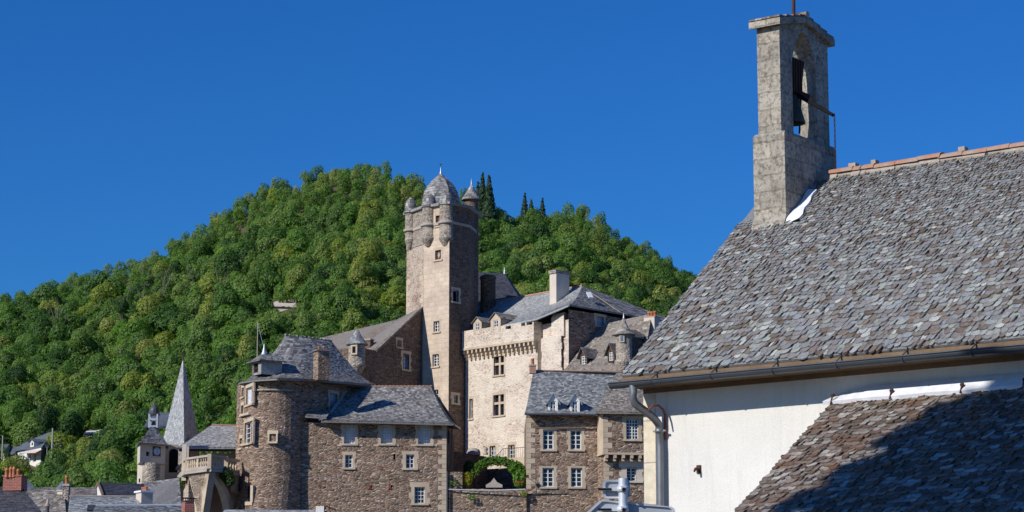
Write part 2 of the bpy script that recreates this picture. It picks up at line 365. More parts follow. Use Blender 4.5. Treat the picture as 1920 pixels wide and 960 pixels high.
def lerp_list(pts, ls, s):
    x = s*ls[-1]
    for i in range(len(ls)-1):
        if x <= ls[i+1] or i == len(ls)-2:
            d = ls[i+1]-ls[i]; return pts[i].lerp(pts[i+1], 0 if d < 1e-9 else (x-ls[i])/d)
def roof(mb, eave, ridge, p=1.0, row=.3, wid=.28, lift=.028, thick=.10, sub=1, m=0, jit=.25, bulge=0.0):
    if row < .31: row *= .76; wid *= .74
    eave = [Vector(q) for q in eave]; ridge = [Vector(q) for q in ridge]
    ls = [0.0]
    for i in range(len(eave)-1): ls.append(ls[-1] + max((eave[i+1]-eave[i]).length, (ridge[i+1]-ridge[i]).length, .01))
    def f(s, t):
        a = lerp_list(eave, ls, s); b = lerp_list(ridge, ls, s); q = a.lerp(b, t); q.z = a.z + (b.z-a.z)*(t**p)
        if bulge: q.z += bulge*sin(pi*t)
        return q
    def nrm(s, t):
        e = .004; a = f(min(s+e, 1), min(t, .97))-f(max(s-e, 0), min(t, .97)); b = f(s, min(t+.02, 1))-f(s, max(t-.02, 0)); n = a.cross(b)
        if n.length < 1e-9: return Vector((0, 0, 1))
        n.normalize(); return n if n.z >= 0 else -n
    kt = 1 if (p == 1 and not bulge) else 8; ss = []
    for i in range(len(ls)-1):
        for j in range(sub): ss.append((ls[i]+(ls[i+1]-ls[i])*j/sub)/ls[-1])
    ss.append(1.0)
    for i in range(len(ss)-1):
        for j in range(kt):
            t0, t1 = j/kt, (j+1)/kt; q = [f(ss[i], t0), f(ss[i+1], t0), f(ss[i+1], t1), f(ss[i], t1)]
            if (q[2]-q[3]).length < 1e-4: q = q[:3]
            mb.auto(q, m, .35); mb.auto([a-Vector((0, 0, thick)) for a in q][::-1], m, .1)
        a, b = f(ss[i], 0), f(ss[i+1], 0); dz = Vector((0, 0, thick)); mb.auto([a-dz, b-dz, b, a], m, .3)
    for s_ in (0.0, 1.0):
        for j in range(kt):
            a, b = f(s_, j/kt), f(s_, (j+1)/kt); dz = Vector((0, 0, thick)); mb.auto([a-dz, b-dz, b, a], m, .3)
    hl = sum((f(.5, (i+1)/10)-f(.5, i/10)).length for i in range(10)); nr = max(2, round(hl/row))
    for i in range(nr):
        t0 = i/nr; t1 = min(1.0, (i+1.7)/nr); tm = t0
        L = sum((f((j+1)/24, tm)-f(j/24, tm)).length for j in range(24)); n = max(1, round(L/wid)); s = 0.0; first = True
        cuts = [0.0]+[(j+.5*(i % 2)+random.uniform(-jit, jit))/n for j in range(1, n)]+[1.0]
        for j in range(len(cuts)-1):
            a, b = max(0, min(1, cuts[j])), max(0, min(1, cuts[j+1]))
            if b-a < 1e-5: continue
            nn = nrm((a+b)/2, (t0+t1)/2); l = lift*random.uniform(.7, 1.5); tj = t0+random.uniform(-.12, .12)/nr
            tj = max(0, tj) if i else tj
            p0 = f(a, max(tj, 0)); p1 = f(b, max(tj, 0)); 
            if tj < 0:
                dd = (f(a, .02)-f(a, 0)).normalized()*(-tj*hl); p0 = p0-dd; p1 = p1-dd
            q0, q1 = f(b, t1), f(a, t1); r = random.random(); c = (p0+p1)/2
            pm = c - (f((a+b)/2, min(1, t0+.02))-f((a+b)/2, t0)).normalized()*row*.16 if (p1-p0).length > 1e-4 else c
            g0 = p0+nn*l*.8; g1 = p1+nn*l*.8; gm = pm+nn*l
            mb.face([g0.lerp(g1, .0)+(q1-g0)*.12, gm.lerp(g0, .45), gm.lerp(g1, .45), g1+(q0-g1)*.12, q0+nn*.004, q1+nn*.004], None, r, m)
            d_ = nn*(-l*.95); mb.face([gm.lerp(g0, .45)+d_, gm.lerp(g1, .45)+d_, gm.lerp(g1, .45), gm.lerp(g0, .45)], None, r*.5, m)
    return f
def chimney(root, near, e1, e2, a, b, z0, z1, mat, pots=0, cap='stone_grey', potm='terracotta', name='chimney', poth=.4, capo=.06, caph=.1, potr=.12):
    mb = MB(); c = near; q = [c, c+e2*b, c+e2*b-e1*a, c-e1*a]
    # near corner, e1 = left direction reversed, ring made ccw below
    def ring(o): 
        m_ = sum(q, Vector((0, 0)))/4; return [m_+(x-m_)*(1+o/ max(.01, (x-m_).length)) for x in q]
    mb.prism(q, z0, z1); ch = mb.build(name, mat, root)
    mb = MB(); mb.prism(ring(capo), z1, z1+caph); mb.build('cap', cap, ch)
    m_ = sum(q, Vector((0, 0)))/4; long = (-e1*a if a >= b else e2*b)
    for i in range(pots):
        t = (i+.5)/pots-.5; mb = MB(); pc = m_+long*t*.85
        mb.lathe(v3(pc, z1+caph), [(potr, 0), (potr*.85, poth*.75), (potr*1.1, poth*.8), (potr*1.05, poth), (potr*.7, poth), (potr*.6, poth*.7)], 10); mb.build('pot', potm, ch)
    return ch
def dormer(root, A, B, zb, zt, apex, dep, wallm, roofm, win, ov=.14, back=None, slx=None, wkw=None, front=None):
    """gabled roof window: front wall A-B from zb to zt, roof apex height, running back dep metres"""
    d = (B-A).normalized(); n = Vector((d.y, -d.x)); L = (B-A).length
    wl = Wall(A, B, zb, zt); wl.win(*win[:4], win[4], win[5], sw=0, depth=.1, name='dormer_window', fr=.05, mu=.035, **(wkw or {})); mb = MB(); wl.build(mb)
    wl.gable(mb, [(0, zt), (L, zt), (L/2, apex)])
    bA, bB = A-n*dep, B-n*dep
    mb.auto([v3(bA, zb), v3(A, zb), v3(A, zt), v3(bA, zt)]); mb.auto([v3(B, zb), v3(bB, zb), v3(bB, zt), v3(B, zt)])
    o = mb.build('dormer', wallm, root)
    for w_ in (wl,):
        (u0, u1, a, b), nx, ny, kw = w_.w[0]
        g = MB(); dp = -.07
        def bar(p0, p1, q0, q1):
            c = (w_.pt(p0, q0, dp)+w_.pt(p1, q1, dp))/2; g.obox(c, v3(w_.d*(p1-p0)/2, 0), v3(w_.n*.025, 0), (0, 0, (q1-q0)/2))
        bar(u0, u0+.06, a, b); bar(u1-.06, u1, a, b); bar(u0+.06, u1-.06, a, a+.06); bar(u0+.06, u1-.06, b-.06, b)
        for i in range(1, nx): c = u0+(u1-u0)*i/nx; bar(c-.03, c+.03, a+.06, b-.06)
        for j in range(1, ny): c = a+(b-a)*j/ny; bar(u0+.06, u1-.06, c-.018, c+.018)
        g.face([w_.pt(u0, a, dp-.03), w_.pt(u1, a, dp-.03), w_.pt(u1, b, dp-.03), w_.pt(u0, b, dp-.03)], m=1)
        g.build('window', [kw.get('fm', 'paint_white'), kw.get('gm', 'glass')], o)
    mb = MB(); M0 = (A+B)/2; sl = (apex-zt)/(L/2)
    f0 = M0+n*ov; b0 = M0-n*dep; ap = apex+.05
    eA, eB = A-d*ov+n*ov, B+d*ov+n*ov; ze = zt-sl*ov+.05
    roof(mb, [v3(b0-d*(L/2+ov), ze), v3(eA, ze)], [v3(b0, ap), v3(f0, ap)], row=.2, wid=.2, lift=.02, thick=.05)
    roof(mb, [v3(eB, ze), v3(b0+d*(L/2+ov), ze)], [v3(f0, ap), v3(b0, ap)], row=.2, wid=.2, lift=.02, thick=.05)
    mb.build('dormer_roof', roofm, o); return o
# ================================================================== GROUND AND HILL
def lerpx(x, tab):
    if x <= tab[0][0]: return tab[0][1]
    for (a, ya), (b, yb) in zip(tab, tab[1:]):
        if x <= b: return ya+(yb-ya)*(x-a)/(b-a)
    return tab[-1][1]
def ground_z(x, y):
    r = sqrt(x*x+y*y) if y > 0 else 0
    return lerpx(y, [(45, 0), (95, 3.5), (140, 9), (260, 13), (340, 16), (4000, 16)])
SIL = [(-900, 700), (-300, 640), (0, 562), (60, 545), (120, 530), (200, 505), (270, 475), (330, 440), (420, 385), (500, 345), (560, 325), (640, 308), (700, 310), (770, 325), (800, 338), (850, 352),
       (900, 365), (950, 392), (1030, 394), (1070, 388), (1110, 405), (1160, 430), (1200, 455), (1260, 487), (1310, 508), (1400, 560), (1600, 680), (1900, 800), (2600, 900)]
YB, YC = 335.0, 525.0
def hill_z(x, y):
    px = 960+F*x/y/1.005
    crest = P(px, lerpx(px, SIL)+31, YC).z; crest = max(crest, 26); base = P(960, 925, YB).z
    s = (y-YB)/(YC-YB)
    n = noise.noise(Vector((x*.012, y*.012, 3)))*6 + noise.noise(Vector((x*.035, y*.035, 8)))*2.5
    if s <= 0: return base + (y-YB)*.20
    if s <= 1: return base+(crest-base)*s**.92 + n*sin(pi*min(1, s*1.0))
    return crest-(y-YC)*.22
def slope_y(px, py):      # distance at which the bare slope is seen at this height
    y = 300.0
    while y < 522:
        x = (px-960)/F*y*1.003; el = (hill_z(x, y)-CZ)/y; v = (el*cT-sT)/(cT+el*sT)
        if 480-F*v <= py: return y
        y += .5
    return 522.0
def grid(name, xs, ys, zf, mat, kind):
    vs_ = [(x, y, zf(x, y)) for y in ys for x in xs]; n = len(xs)
    fs = [(j*n+i, j*n+i+1, (j+1)*n+i+1, (j+1)*n+i) for j in range(len(ys)-1) for i in range(n-1)]
    me = D.meshes.new(name); me.from_pydata(vs_, [], fs); me.polygons.foreach_set('use_smooth', [True]*len(fs)); me.materials.append(MATS[mat])
    o = D.objects.new(name, me); COL.objects.link(o); o['kind'] = kind; return o
grid('ground', [-5000, -2000, -800, -400]+list(range(-300, 301, 20))+[400, 800, 2000, 5000], [-4000, -1000, -200, -40]+list(range(0, 400, 12))+[420, 700, 1500, 3000, 6000], ground_z, 'ground', 'structure')
# hill in polar-ish rows so its crest keeps its outline
vs_ = []; fs = []; us = [-.62+.008*i for i in range(int(1.15/.008))]; ysr = [255+6*i for i in range(0, 95)]
for y in ysr:
    for u in us: vs_.append((u*y, y, hill_z(u*y, y)))
n_ = len(us); fs = [(j*n_+i, j*n_+i+1, (j+1)*n_+i+1, (j+1)*n_+i) for j in range(len(ysr)-1) for i in range(n_-1)]
me = D.meshes.new('hill'); me.from_pydata(vs_, [], fs); me.polygons.foreach_set('use_smooth', [True]*len(fs)); me.materials.append(MATS['hill_soil'])
hill = D.objects.new('hill', me); COL.objects.link(hill); hill['kind'] = 'structure'

# ================================================================== CHAPEL (near, right)
d1 = Vector((.793, -.609)).normalized(); d2 = Vector((-d1.y, d1.x)); D1 = v3(d1, 0); D2 = v3(d2, 0); Z = Vector((0, 0, 1))
E = P(1166, 704, 35.0); Exy = E.xy
Vv = on_wall(1410, 392, Exy, Exy+d2); S_ = (Vv-E).normalized(); NR = D1.cross(S_); NR = NR if NR.z > 0 else -NR
Q_ = on_plane(1740, 303, E, NR); LB = (Q_-E).dot(S_); LA = 15.5
HW = (Vector(S_.xy)).length*LB; OV = .5
TANP = S_.z/Vector(S_.xy).length
chapel = thing('chapel', (E.x+2, E.y+2, ground_z(E.x, E.y)), 'white roughcast chapel with big slate roof and grey bell gable at its left end', 'chapel')
def near_slates(mb, O, a, b, La, Lb, e0, e1, wr=1.25, th=.014, m=0, skip=None):
    nn = a.cross(b); nn = nn if nn.z > 0 else -nn
    t = 0.0; i = 0
    while t < Lb-.02:
        e = e0+(e1-e0)*t/Lb; x = -random.uniform(0, .3)*e*wr
        while x < La:
            wd = e*wr*random.choice((.8, 1, 1.2, 1.4, 1.6, 2.0))*random.uniform(.9, 1.1)
            if x+wd < .02: x += wd; continue
            x0 = max(x, -.06*random.random()); x1 = min(x+wd, La); ln = e*1.9
            if skip and skip((x0+x1)/2, t+e*.4): x += wd; continue
            dt = random.uniform(-.16, .16)*e if i else random.uniform(-.04, .05); tk = th*random.uniform(.7, 1.7); til = random.uniform(-.012, .012); r = random.random(); c = (x0+x1)/2; hw = (x1-x0)/2*random.uniform(.96, 1.05)
            top = min(t+ln, Lb+.03); sk = random.uniform(-.2, .2)
            shp = [(-1, .55), (-.93, .3), (-.68, .09), (-.22+sk*.5, -.04), (.3+sk, -.03), (.74, .11), (.95, .32), (1, .58)]
            low = [O+a*(c+hw*q)+b*(t+dt+e*w_*random.uniform(.7, 1.25))+nn*(tk*1.9+til*q) for q, w_ in shp]
            tpts = [O+a*(c+hw)+b*top+nn*.004, O+a*(c-hw)+b*top+nn*.004]
            mb.face(low+tpts, None, r, m)
            for p, q in zip(low, low[1:]): mb.face([p-nn*tk*1.7, q-nn*tk*1.7, q, p], None, r*.6, m)
            x += wd
        t += e; i += 1
# plinth corner of the bell gable on the roof
B0 = on_plane(1474, 418, E, NR); Bx = Vector(B0.xy)
pl = on_wall(1413, 330, Bx-d1*3, Bx); PL1 = (Vector(pl.xy)-Bx).length
pr = on_wall(1568, 300, Bx, Bx+d2*3); PL2 = (Vector(pr.xy)-Bx).length
mb = MB(); 
bs_ = (B0-E).dot(S_); ba_ = (B0-E).dot(D1)
near_slates(mb, E, D1, S_, LA, LB, .125, .062, wr=.66, skip=lambda x, t: x < ba_-.1 and t > bs_+.2)
ch_roof_b = MB()
A0, A1, A2, A3 = E, E+D1*LA, E+D1*LA+S_*LB, E+S_*LB; dn = NR*.03; th = NR*.09
mb.hexa([A0-dn, A1-dn, A2-dn, A3-dn], [A0, A1, A2, A3], 0, .3)
SB = Vector((d2.x*HW/LB, d2.y*HW/LB, -S_.z)); K0 = A3; K1 = A2; K2 = A2+SB*LB; K3 = A3+SB*LB
mb.auto([K0, K1, K2, K3], 0, .4)
roof_o = mb.build('roof', 'slate_chapel', chapel)
mb = MB(); mb.hexa([A0-th, A1-th, A2-th, A3-th], [A0-dn*1.05, A1-dn*1.05, A2-dn*1.05, A3-dn*1.05])
mb.hexa([A0-Z*.15, A1-Z*.15, A1-Z*.15+D2*.03, A0-Z*.15+D2*.03], [A0-Z*.035, A1-Z*.035, A1-Z*.035+D2*.03, A0-Z*.035+D2*.03])
mb.auto([A0-Z*.15+D2*.03, A1-Z*.15+D2*.03, A1-Z*.16+D2*(OV-.01), A0-Z*.16+D2*(OV-.01)])
mb.build('eaves_board', 'wood_brown', roof_o)
# ridge tiles
mb = MB(); R0 = E+S_*LB; x = (on_plane(1560, 328, E, NR)-E).dot(D1)
xr = x-.35
rt = MB()
while x < LA:
    L = random.uniform(.36, .44); c = R0+D1*x+Z*.0; dz = random.uniform(-.012, .02); prof = []
    for j in range(9):
        a = pi*j/8; prof.append((cos(a)*.13, sin(a)*.085+.0))
    lo_ = [c+D2*(-q[0])+Z*(q[1]+dz) for q in prof]; hi_ = [c+D1*(L+.04)+D2*(-q[0]*1.1)+Z*(q[1]*1.12+dz) for q in prof]
    for j in range(8): rt.face([lo_[j], hi_[j], hi_[j+1], lo_[j+1]])
    rt.auto(hi_); rt.auto(lo_[::-1])
    if random.random() < .35:
        cc = c+D1*L; rt.obox(cc+Z*.11, D1*random.uniform(.04, .08), D2*.06, Z*.035, 1)
    x += L
rt.build('ridge_tiles', ['terracotta_old', 'mortar'], roof_o)
mb = MB()
for sgn, dv in ((0, S_),):
    for i in range(60):
        a = xr+i*.26
        if a > LA: break
        wv = random.uniform(.10, .17); mb.hexa([R0+D1*a-dv*wv+NR*.01, R0+D1*(a+.26)-dv*wv*1.05+NR*.01, R0+D1*(a+.26)+NR*.01, R0+D1*a+NR*.01], [R0+D1*a-dv*wv*.9+NR*.045, R0+D1*(a+.26)-dv*wv+NR*.045, R0+D1*(a+.26)+NR*.09, R0+D1*a+NR*.09])
mb.build('ridge_mortar', 'mortar', roof_o)
# walls
WA = Exy+d2*OV; cw = on_wall(1209, 850, WA-d1*2, WA+d1*5); CW = Vector(cw.xy); gz = ground_z(CW.x, CW.y)-.3
WTOP = E.z-.14
wl = Wall(CW, CW+d1*(LA-1), gz, WTOP); mb = MB(); wl.build(mb)
HW2 = HW-OV; Cb = CW+d2*2*HW2
g = Wall(Cb, CW, gz, WTOP); g.build(mb); g.gable(mb, [(0, WTOP), (2*HW2, WTOP), (HW2, WTOP+HW2*TANP-.1)])
g2 = Wall(CW+d1*(LA-1), Cb+d1*(LA-1), gz, WTOP); g2.build(mb); Wall(Cb+d1*(LA-1), Cb, gz, WTOP).build(mb)
mb.build('wall', 'roughcast_white', chapel)
mb = MB(); qn_ = Vector((d1.y, -d1.x)); mb.prism([CW+qn_*.03+d1*.0, CW+d1*(LA-1)+qn_*.03, CW+d1*(LA-1)+qn_*.002, CW+qn_*.002], WTOP-.09, WTOP-.005); mb.build('wall_plate', 'wood_brown', roof_o)
qd = (Vector(on_wall(1230, 850, CW, CW+d1).xy)-CW).length
mb = MB(); qn = Vector((d1.y, -d1.x)); 
mb.prism([CW+qn*.012-d1*.01, CW+d1*qd+qn*.012, CW+d1*qd-qn*.1, CW-d1*.01-qn*.1], gz, WTOP-.02)
mb.build('corner_stones', 'quoin_cream', chapel)
# gutter (half round) on brackets
mb = MB(); GZ = E.z-.125; GO = Exy-d2*.095; gs = on_wall(1146, 727, GO-d1*3, GO+d1*3); ga = (Vector(gs.xy)-GO).dot(d1)
def gp(a, ang, r): return v3(GO+d1*a+d2*(cos(ang)*r), GZ+sin(ang)*r - (a-ga)*.0)
NSEG = 9
for (r, fl) in ((.078, 1), (.071, -1)):
    for j in range(NSEG):
        t0, t1 = pi+pi*j/NSEG, pi+pi*(j+1)/NSEG; q = [gp(ga, t0, r), gp(LA, t0, r), gp(LA, t1, r), gp(ga, t1, r)]
        mb.face(q if fl > 0 else q[::-1])
mb.tube([gp(ga, pi, .08)+Z*.004, gp(LA, pi, .08)+Z*.004], .012, 6)
mb.auto([gp(ga, pi+pi*j/NSEG, .078) for j in range(NSEG+1)])
gut = mb.build('gutter', 'zinc_dark', chapel)
for i in range(14):
    a = ga+.75+i*1.02; mb = MB()
    if a > LA-.3: break
    mb.tube([gp(a, pi+pi*j/8, .083) for j in range(9)]+[v3(GO+d1*a+d2*.09, GZ+.14)], .009, 5); mb.tube([gp(a, pi*1.02, .083)+Z*.005, v3(GO+d1*a+d2*.09, GZ+.1)], .008, 5)
    mb.build('gutter_bracket', 'zinc_dark', gut)
# downpipe
PW = CW+qn*.10; pp = on_wall(1237, 850, PW, PW+d1*3); PXY = Vector(pp.xy)
gt = on_wall(1187, 735, GO, GO+d1*2); G0 = v3(gt.xy, GZ-.05)
z1 = on_wall(1237, 800, PW, PW+d1*3).z
pts = [G0, G0-Z*.10, G0-Z*.2, G0-Z*.27+(v3(PXY, 0)-v3(G0.xy, 0))*.08]
tgt = v3(PXY, z1); st = pts[-1]
for i in range(1, 8):
    t = i/8; e_ = t*t*(3-2*t); q = st.lerp(tgt, t); q.x = st.x+(tgt.x-st.x)*(t*.35+e_*.65); q.y = st.y+(tgt.y-st.y)*(t*.35+e_*.65); q.z = st.z+(tgt.z-st.z)*(t**1.5*.9+.1*t); pts.append(q)
pts += [tgt, tgt-Z*.3, v3(PXY, gz)]
mb = MB(); mb.tube(pts, .058, 14); pipe = mb.build('downpipe', 'zinc_pipe', chapel)
mb = MB(); zc = on_wall(1237, 808, PW, PW+d1*3).z; mb.lathe(v3(PXY, zc), [(.058, -.03), (.068, -.03), (.068, .03), (.058, .03)], 14); mb.obox(v3(PXY+d1*.08, zc), D1*.03, D2*.012, Z*.012); mb.obox(v3(PXY-d1*.08, zc), D1*.03, D2*.012, Z*.012); mb.obox(v3(PXY+d2*.06, zc), D1*.012, D2*.05, Z*.012); mb.build('pipe_collar', 'zinc_pipe', pipe)
# rusty iron hook and a rusty bolt on the wall
h0 = on_wall(1249, 825, CW, CW+d1*3); h1 = on_wall(1249, 778, CW, CW+d1*3); mb = MB()
hp = [h0-D2*.02, h0.lerp(h1, .5)-D2*.02, h1-D2*.03, h1-D2*.08+Z*.07, h1-D2*.2+Z*.12, h1-D2*.36+Z*.10, h1-D2*.46+Z*.03]
mb.tube(hp, [.022, .022, .02, .018, .018, .016, .012], 6); mb.build('iron_hook', 'rust_red', chapel)
b0 = on_wall(1311, 880, CW, CW+d1*3); mb = MB(); mb.tube([b0+D2*.02, b0-D2*.1, b0-D2*.13-Z*.04], [.03, .022, .016], 7); mb.obox(b0-D2*.01, D1*.035, D2*.012, Z*.06); mb.build('iron_bolt', 'iron_rust', chapel)

# ---- bell gable
bg_ = thing('bell_gable', v3(Bx, B0.z-.6), 'tall grey lichened bell gable with pointed arch at the chapel roof end', 'bell gable'); bg_o = bg_
PZ1 = P(1473, 243, B0.y).z
mb = MB(); pln = [Bx, Bx+d2*PL2, Bx+d2*PL2-d1*PL1, Bx-d1*PL1]
mb.prism(pln, B0.z-1.6, PZ1-.05); mb.hexa([v3(p, PZ1-.05) for p in pln], [v3(p+(sum(pln, Vector((0, 0)))/4-p)*.05, PZ1) for p in pln])
# sloping mortar skirt at its foot
fx = [Bx-qn*-.0-d1*PL1-d2*.10+d1*.02, Bx-d2*.10+d1*.02]
zb_ = B0.z
mb.hexa([v3(Bx-d1*(PL1+.02)-d2*.22, zb_-.26), v3(Bx-d2*.22, zb_-.26), v3(Bx, zb_-.1), v3(Bx-d1*(PL1+.02), zb_-.1)], [v3(Bx-d1*(PL1+.01)-d2*.12, zb_-.10), v3(Bx-d2*.12, zb_-.12), v3(Bx-d2*.0, zb_+.12), v3(Bx-d1*(PL1+.01), zb_+.14)], 0)
plinth = mb.build('plinth', 'lichen_render', bg_)
SXc = Bx-d1*.075+d2*.035
sl_ = on_wall(1420.5, 150, SXc-d1*3, SXc); T1 = (Vector(sl_.xy)-SXc).length
sr_ = on_wall(1553.5, 180, SXc, SXc+d2*3); W2 = (Vector(sr_.xy)-SXc).length
zE = P(1465, 46, SXc.y).z
def qz(px, py):
    p = on_wall(px, py, SXc, SXc+d2*3); return (Vector(p.xy)-SXc).dot(d2), p.z
qa, zsl = qz(1485, 112); qb, zsr = qz(1529.5, 125); qm, zap = qz(1508, 60); zsp = (zsl+zsr)/2
qm = (qa+qb)/2
rise = W2/2*.24
def ztop(q): return zE+rise*(1-abs(q-W2/2)/(W2/2))
def zarch(q):
    if q <= qa or q >= qb: return None
    x = abs(q-qm)/((qb-qa)/2); return zsp+(zap-zsp)*(1-x**1.75)
qs = [0, qa]+[qa+(qb-qa)*(.5-.5*cos(pi*i/16)) for i in range(1, 16)]+[qb, W2]; qs = sorted(set(qs+[W2/2]))
mb = MB()
def sp(q, z, back):
    if back: q = q if q <= qa else (q+.17*(q-qa)/(qb-qa) if q <= qb else qb+.17+(q-qb)*(W2-qb-.17)/(W2-qb))
    p = SXc+d2*q-d1*(T1 if back else 0); return v3(p, z)
for a, b in zip(qs, qs[1:]):
    inside = (a+b)/2 > qa and (a+b)/2 < qb
    za = (zarch(a) or zsp) if inside else PZ1-.02; zb = (zarch(b) or zsp) if inside else PZ1-.02
    ta, tb = ztop(a), ztop(b)
    mb.auto([sp(a, za, 0), sp(b, zb, 0), sp(b, tb, 0), sp(a, ta, 0)]); mb.auto([sp(b, zb, 1), sp(a, za, 1), sp(a, ta, 1), sp(b, tb, 1)])
    if inside: mb.auto([sp(a, za, 1), sp(b, zb, 1), sp(b, zb, 0), sp(a, za, 0)])
    mb.auto([sp(a, ta, 0), sp(b, tb, 0), sp(b, tb, 1), sp(a, ta, 1)])
for q, fl in ((0, 1), (qa, -1), (qb, 1), (W2, -1)):
    zt_ = ztop(q) if q in (0, W2) else zsp; f_ = [sp(q, PZ1-.02, 1), sp(q, PZ1-.02, 0), sp(q, zt_, 0), sp(q, zt_, 1)]; mb.auto(f_ if fl > 0 else f_[::-1])
shaft = mb.build('shaft', 'lichen_render', bg_)
# gabled coping
mb = MB(); ov1 = .08; ov2 = .11; th_ = .11
def cp(q, back, up): 
    base = zE+rise*(1-abs(q-W2/2)/(W2/2)); p = SXc+d2*q+d1*(ov1 if not back else -(T1+ov1)); return v3(p, base+up)
for (qa_, qb_) in ((-ov2, W2/2), (W2/2, W2+ov2)):
    b = [cp(qa_, 0, .005), cp(qb_, 0, .005), cp(qb_, 1, .005), cp(qa_, 1, .005)]; mb.hexa(b, [p+Z*th_ for p in b])
cop = mb.build('coping', 'lichen_render', bg_)
mb = MB()
for (qa_, qb_) in ((-ov2*.9, W2/2), (W2+ov2*.9, W2/2)):
    for i in range(4):
        for j in range(5):
            q0 = qa_+(qb_-qa_)*i/4; q1 = qa_+(qb_-qa_)*(i+1.1)/4; c_ = (T1+2*ov1)/5; 
            pts_ = []
            for (q, jj) in ((q0, j), (q0, j+1), (q1, j+1), (q1, j)):
                q = min(q, W2/2) if qa_ < 0 else max(q, W2/2); base = zE+rise*(1-abs(q-W2/2)/(W2/2)); p = SXc+d2*q+d1*(ov1-.01-c_*jj*.985); pts_.append(v3(p, base+th_+(.05 if q == q0 else .02)))
            mb.hexa([p-Z*.028 for p in pts_], pts_)
for j in range(3): 
    c_ = SXc+d2*W2/2+d1*(ov1-.05-(T1+2*ov1-.2)*(j+.5)/3); mb.tube([v3(c_+d1*.12, zE+rise+th_+.03), v3(c_-d1*.12, zE+rise+th_+.03)], .06, 8)
mb.build('coping_tiles', 'slate_porch', cop)
rp = P(1479, 14, SXc.y+.45); mb = MB(); mb.tube([v3(SXc+d2*W2/2-d1*T1*.42, zE+rise+.05), v3(SXc+d2*W2/2-d1*T1*.42, zE+rise+1.0)], .03, 8); mb.obox(v3(SXc+d2*W2/2-d1*T1*.42, zE+rise+.75), D1*.2, D2*.015, Z*.02); mb.build('iron_cross', 'iron_rust', bg_)
# white zinc flashing where the plinth meets the roof
mb = MB()
f0 = Bx+d1*.012
def rz(p): return E.z+((Vector(p)-Exy).dot(d2))*TANP
fl_ = []
for i in range(9):
    p = Bx+d2*(PL2*.42*i/8); wv = .27-.012*i+.02*sin(i*1.7); fl_.append((v3(p+d1*.01, rz(p)+.07+.02*sin(i)), v3(p+d1*wv-d2*.04, rz(p-d2*.04)+.085)))
for (a, b), (c, d) in zip(fl_, fl_[1:]): mb.auto([a, b, d, c]); mb.auto([b-Z*.05, d-Z*.05, d, b])
a, b = fl_[0]; mb.auto([a-Z*.1-D2*.05, b-Z*.03-D2*.06, b, a])
mb.build('flashing', 'zinc_white', chapel)
# ---- bell, a thing hanging in the arch
bc = SXc-d1*(T1*.5)+d2*(qa+(qb-qa)*.46); zb0 = P(1497, 232, bc.y).z; zb1 = P(1497, 176, bc.y).z; Hb = zb1-zb0
bell = thing('church_bell', v3(bc, zb0), 'dark bronze bell hanging from a wooden headstock inside the bell gable arch', 'bell')
mb = MB(); prof = [(.20, 0), (.205, .02), (.18, .09), (.145, .2), (.125, .32), (.118, .40), (.09, .455), (.04, .475)]
sc_ = Hb/.475; mb.lathe(v3(bc, zb0), [(r*sc_*.95, z*sc_) for r, z in prof], 22, caps=False); mb.lathe(v3(bc, zb0), [(.19*sc_, .005), (.165*sc_, .09*sc_), (.12*sc_, .3*sc_), (.05*sc_, .44*sc_)], 22, caps=False)
mb.tube([v3(bc, zb0+.35*sc_), v3(bc, zb0-.02)], [.012, .035], 8); mb.build('bell_body', 'bronze', bell)
mb = MB(); zh1 = P(1500, 112, bc.y).z; bw0, bw1 = .13, .23
mb.hexa([v3(bc+d2*sx*bw0+d1*sy*.09, zb1) for sx, sy in ((-1, 1), (1, 1), (1, -1), (-1, -1))], [v3(bc+d2*sx*bw1+d1*sy*.10, zh1) for sx, sy in ((-1, 1), (1, 1), (1, -1), (-1, -1))])
hs_ = mb.build('headstock', 'wood_dark', bell)
mb = MB()
for k_ in (-.14, -.05, .06, .15): mb.obox(v3(bc+d2*k_*.8+d1*.1, (zb1+zh1)/2), D2*.014, D1*.012, Z*(zh1-zb1)*.5)
mb.obox(v3(bc, zb1+.05), D2*(W2*.42), D1*.035, Z*.035); mb.build('iron_strap', 'iron_rust', hs_)
le = P(1562, 216, SXc.y-.12); mb = MB(); mb.tube([v3(bc+d2*.05, zb1+.02), le], [.04, .028], 7); lev = mb.build('lever', 'void', bell)
mb = MB(); z_ = le.z; i = 0
while z_ > le.z-.88:
    c_ = Vector((le.x+.02, le.y, z_)); r_ = .02; ax = (D1 if i % 2 else D2)
    mb.tube([c_+ax*r_*.6*cos(q)+Z*.026*sin(q) for q in [2*pi*j/8 for j in range(9)]], .006, 5); z_ -= .042; i += 1
mb.build('chain', 'iron_rust', lev)
rod = MB(); rod.tube([v3(bc+d1*.1+d2*.1, zb1-.02), P(1499, 250, bc.y-.1)], .016, 6); rod.build('pull_rod', 'iron_rust', bell)

# ---- lean-to porch in front of the white wall
L0 = on_wall(1575, 744, CW, CW+d1*3); L0 = L0-D2*.03; L1 = on_wall(1383, 957, Vector(L0.xy), Vector(L0.xy)+d2*3); qv = (L1-L0); LQ = qv.length*1.35; UP = -qv.normalized(); O_ = L0-UP*LQ; LP = 8.0
porch = thing('lean_to_porch', v3(O_.xy, 0), 'lean-to with rusty brown mossy slate roof half in shadow against the white chapel wall', 'lean-to')
mb = MB(); near_slates(mb, O_, D1, UP, LP, LQ-.06, .108, .088, wr=.95, th=.014)
pn = D1.cross(UP); pn = pn if pn.z > 0 else -pn
mb.hexa([O_-pn*.06, O_+D1*LP-pn*.06, L0+D1*LP-pn*.06, L0-pn*.06], [O_, O_+D1*LP, L0+D1*LP, L0], 0, .3); pr_ = mb.build('roof', 'slate_porch', porch)
mb = MB(); prev = None
nrm_ = pn
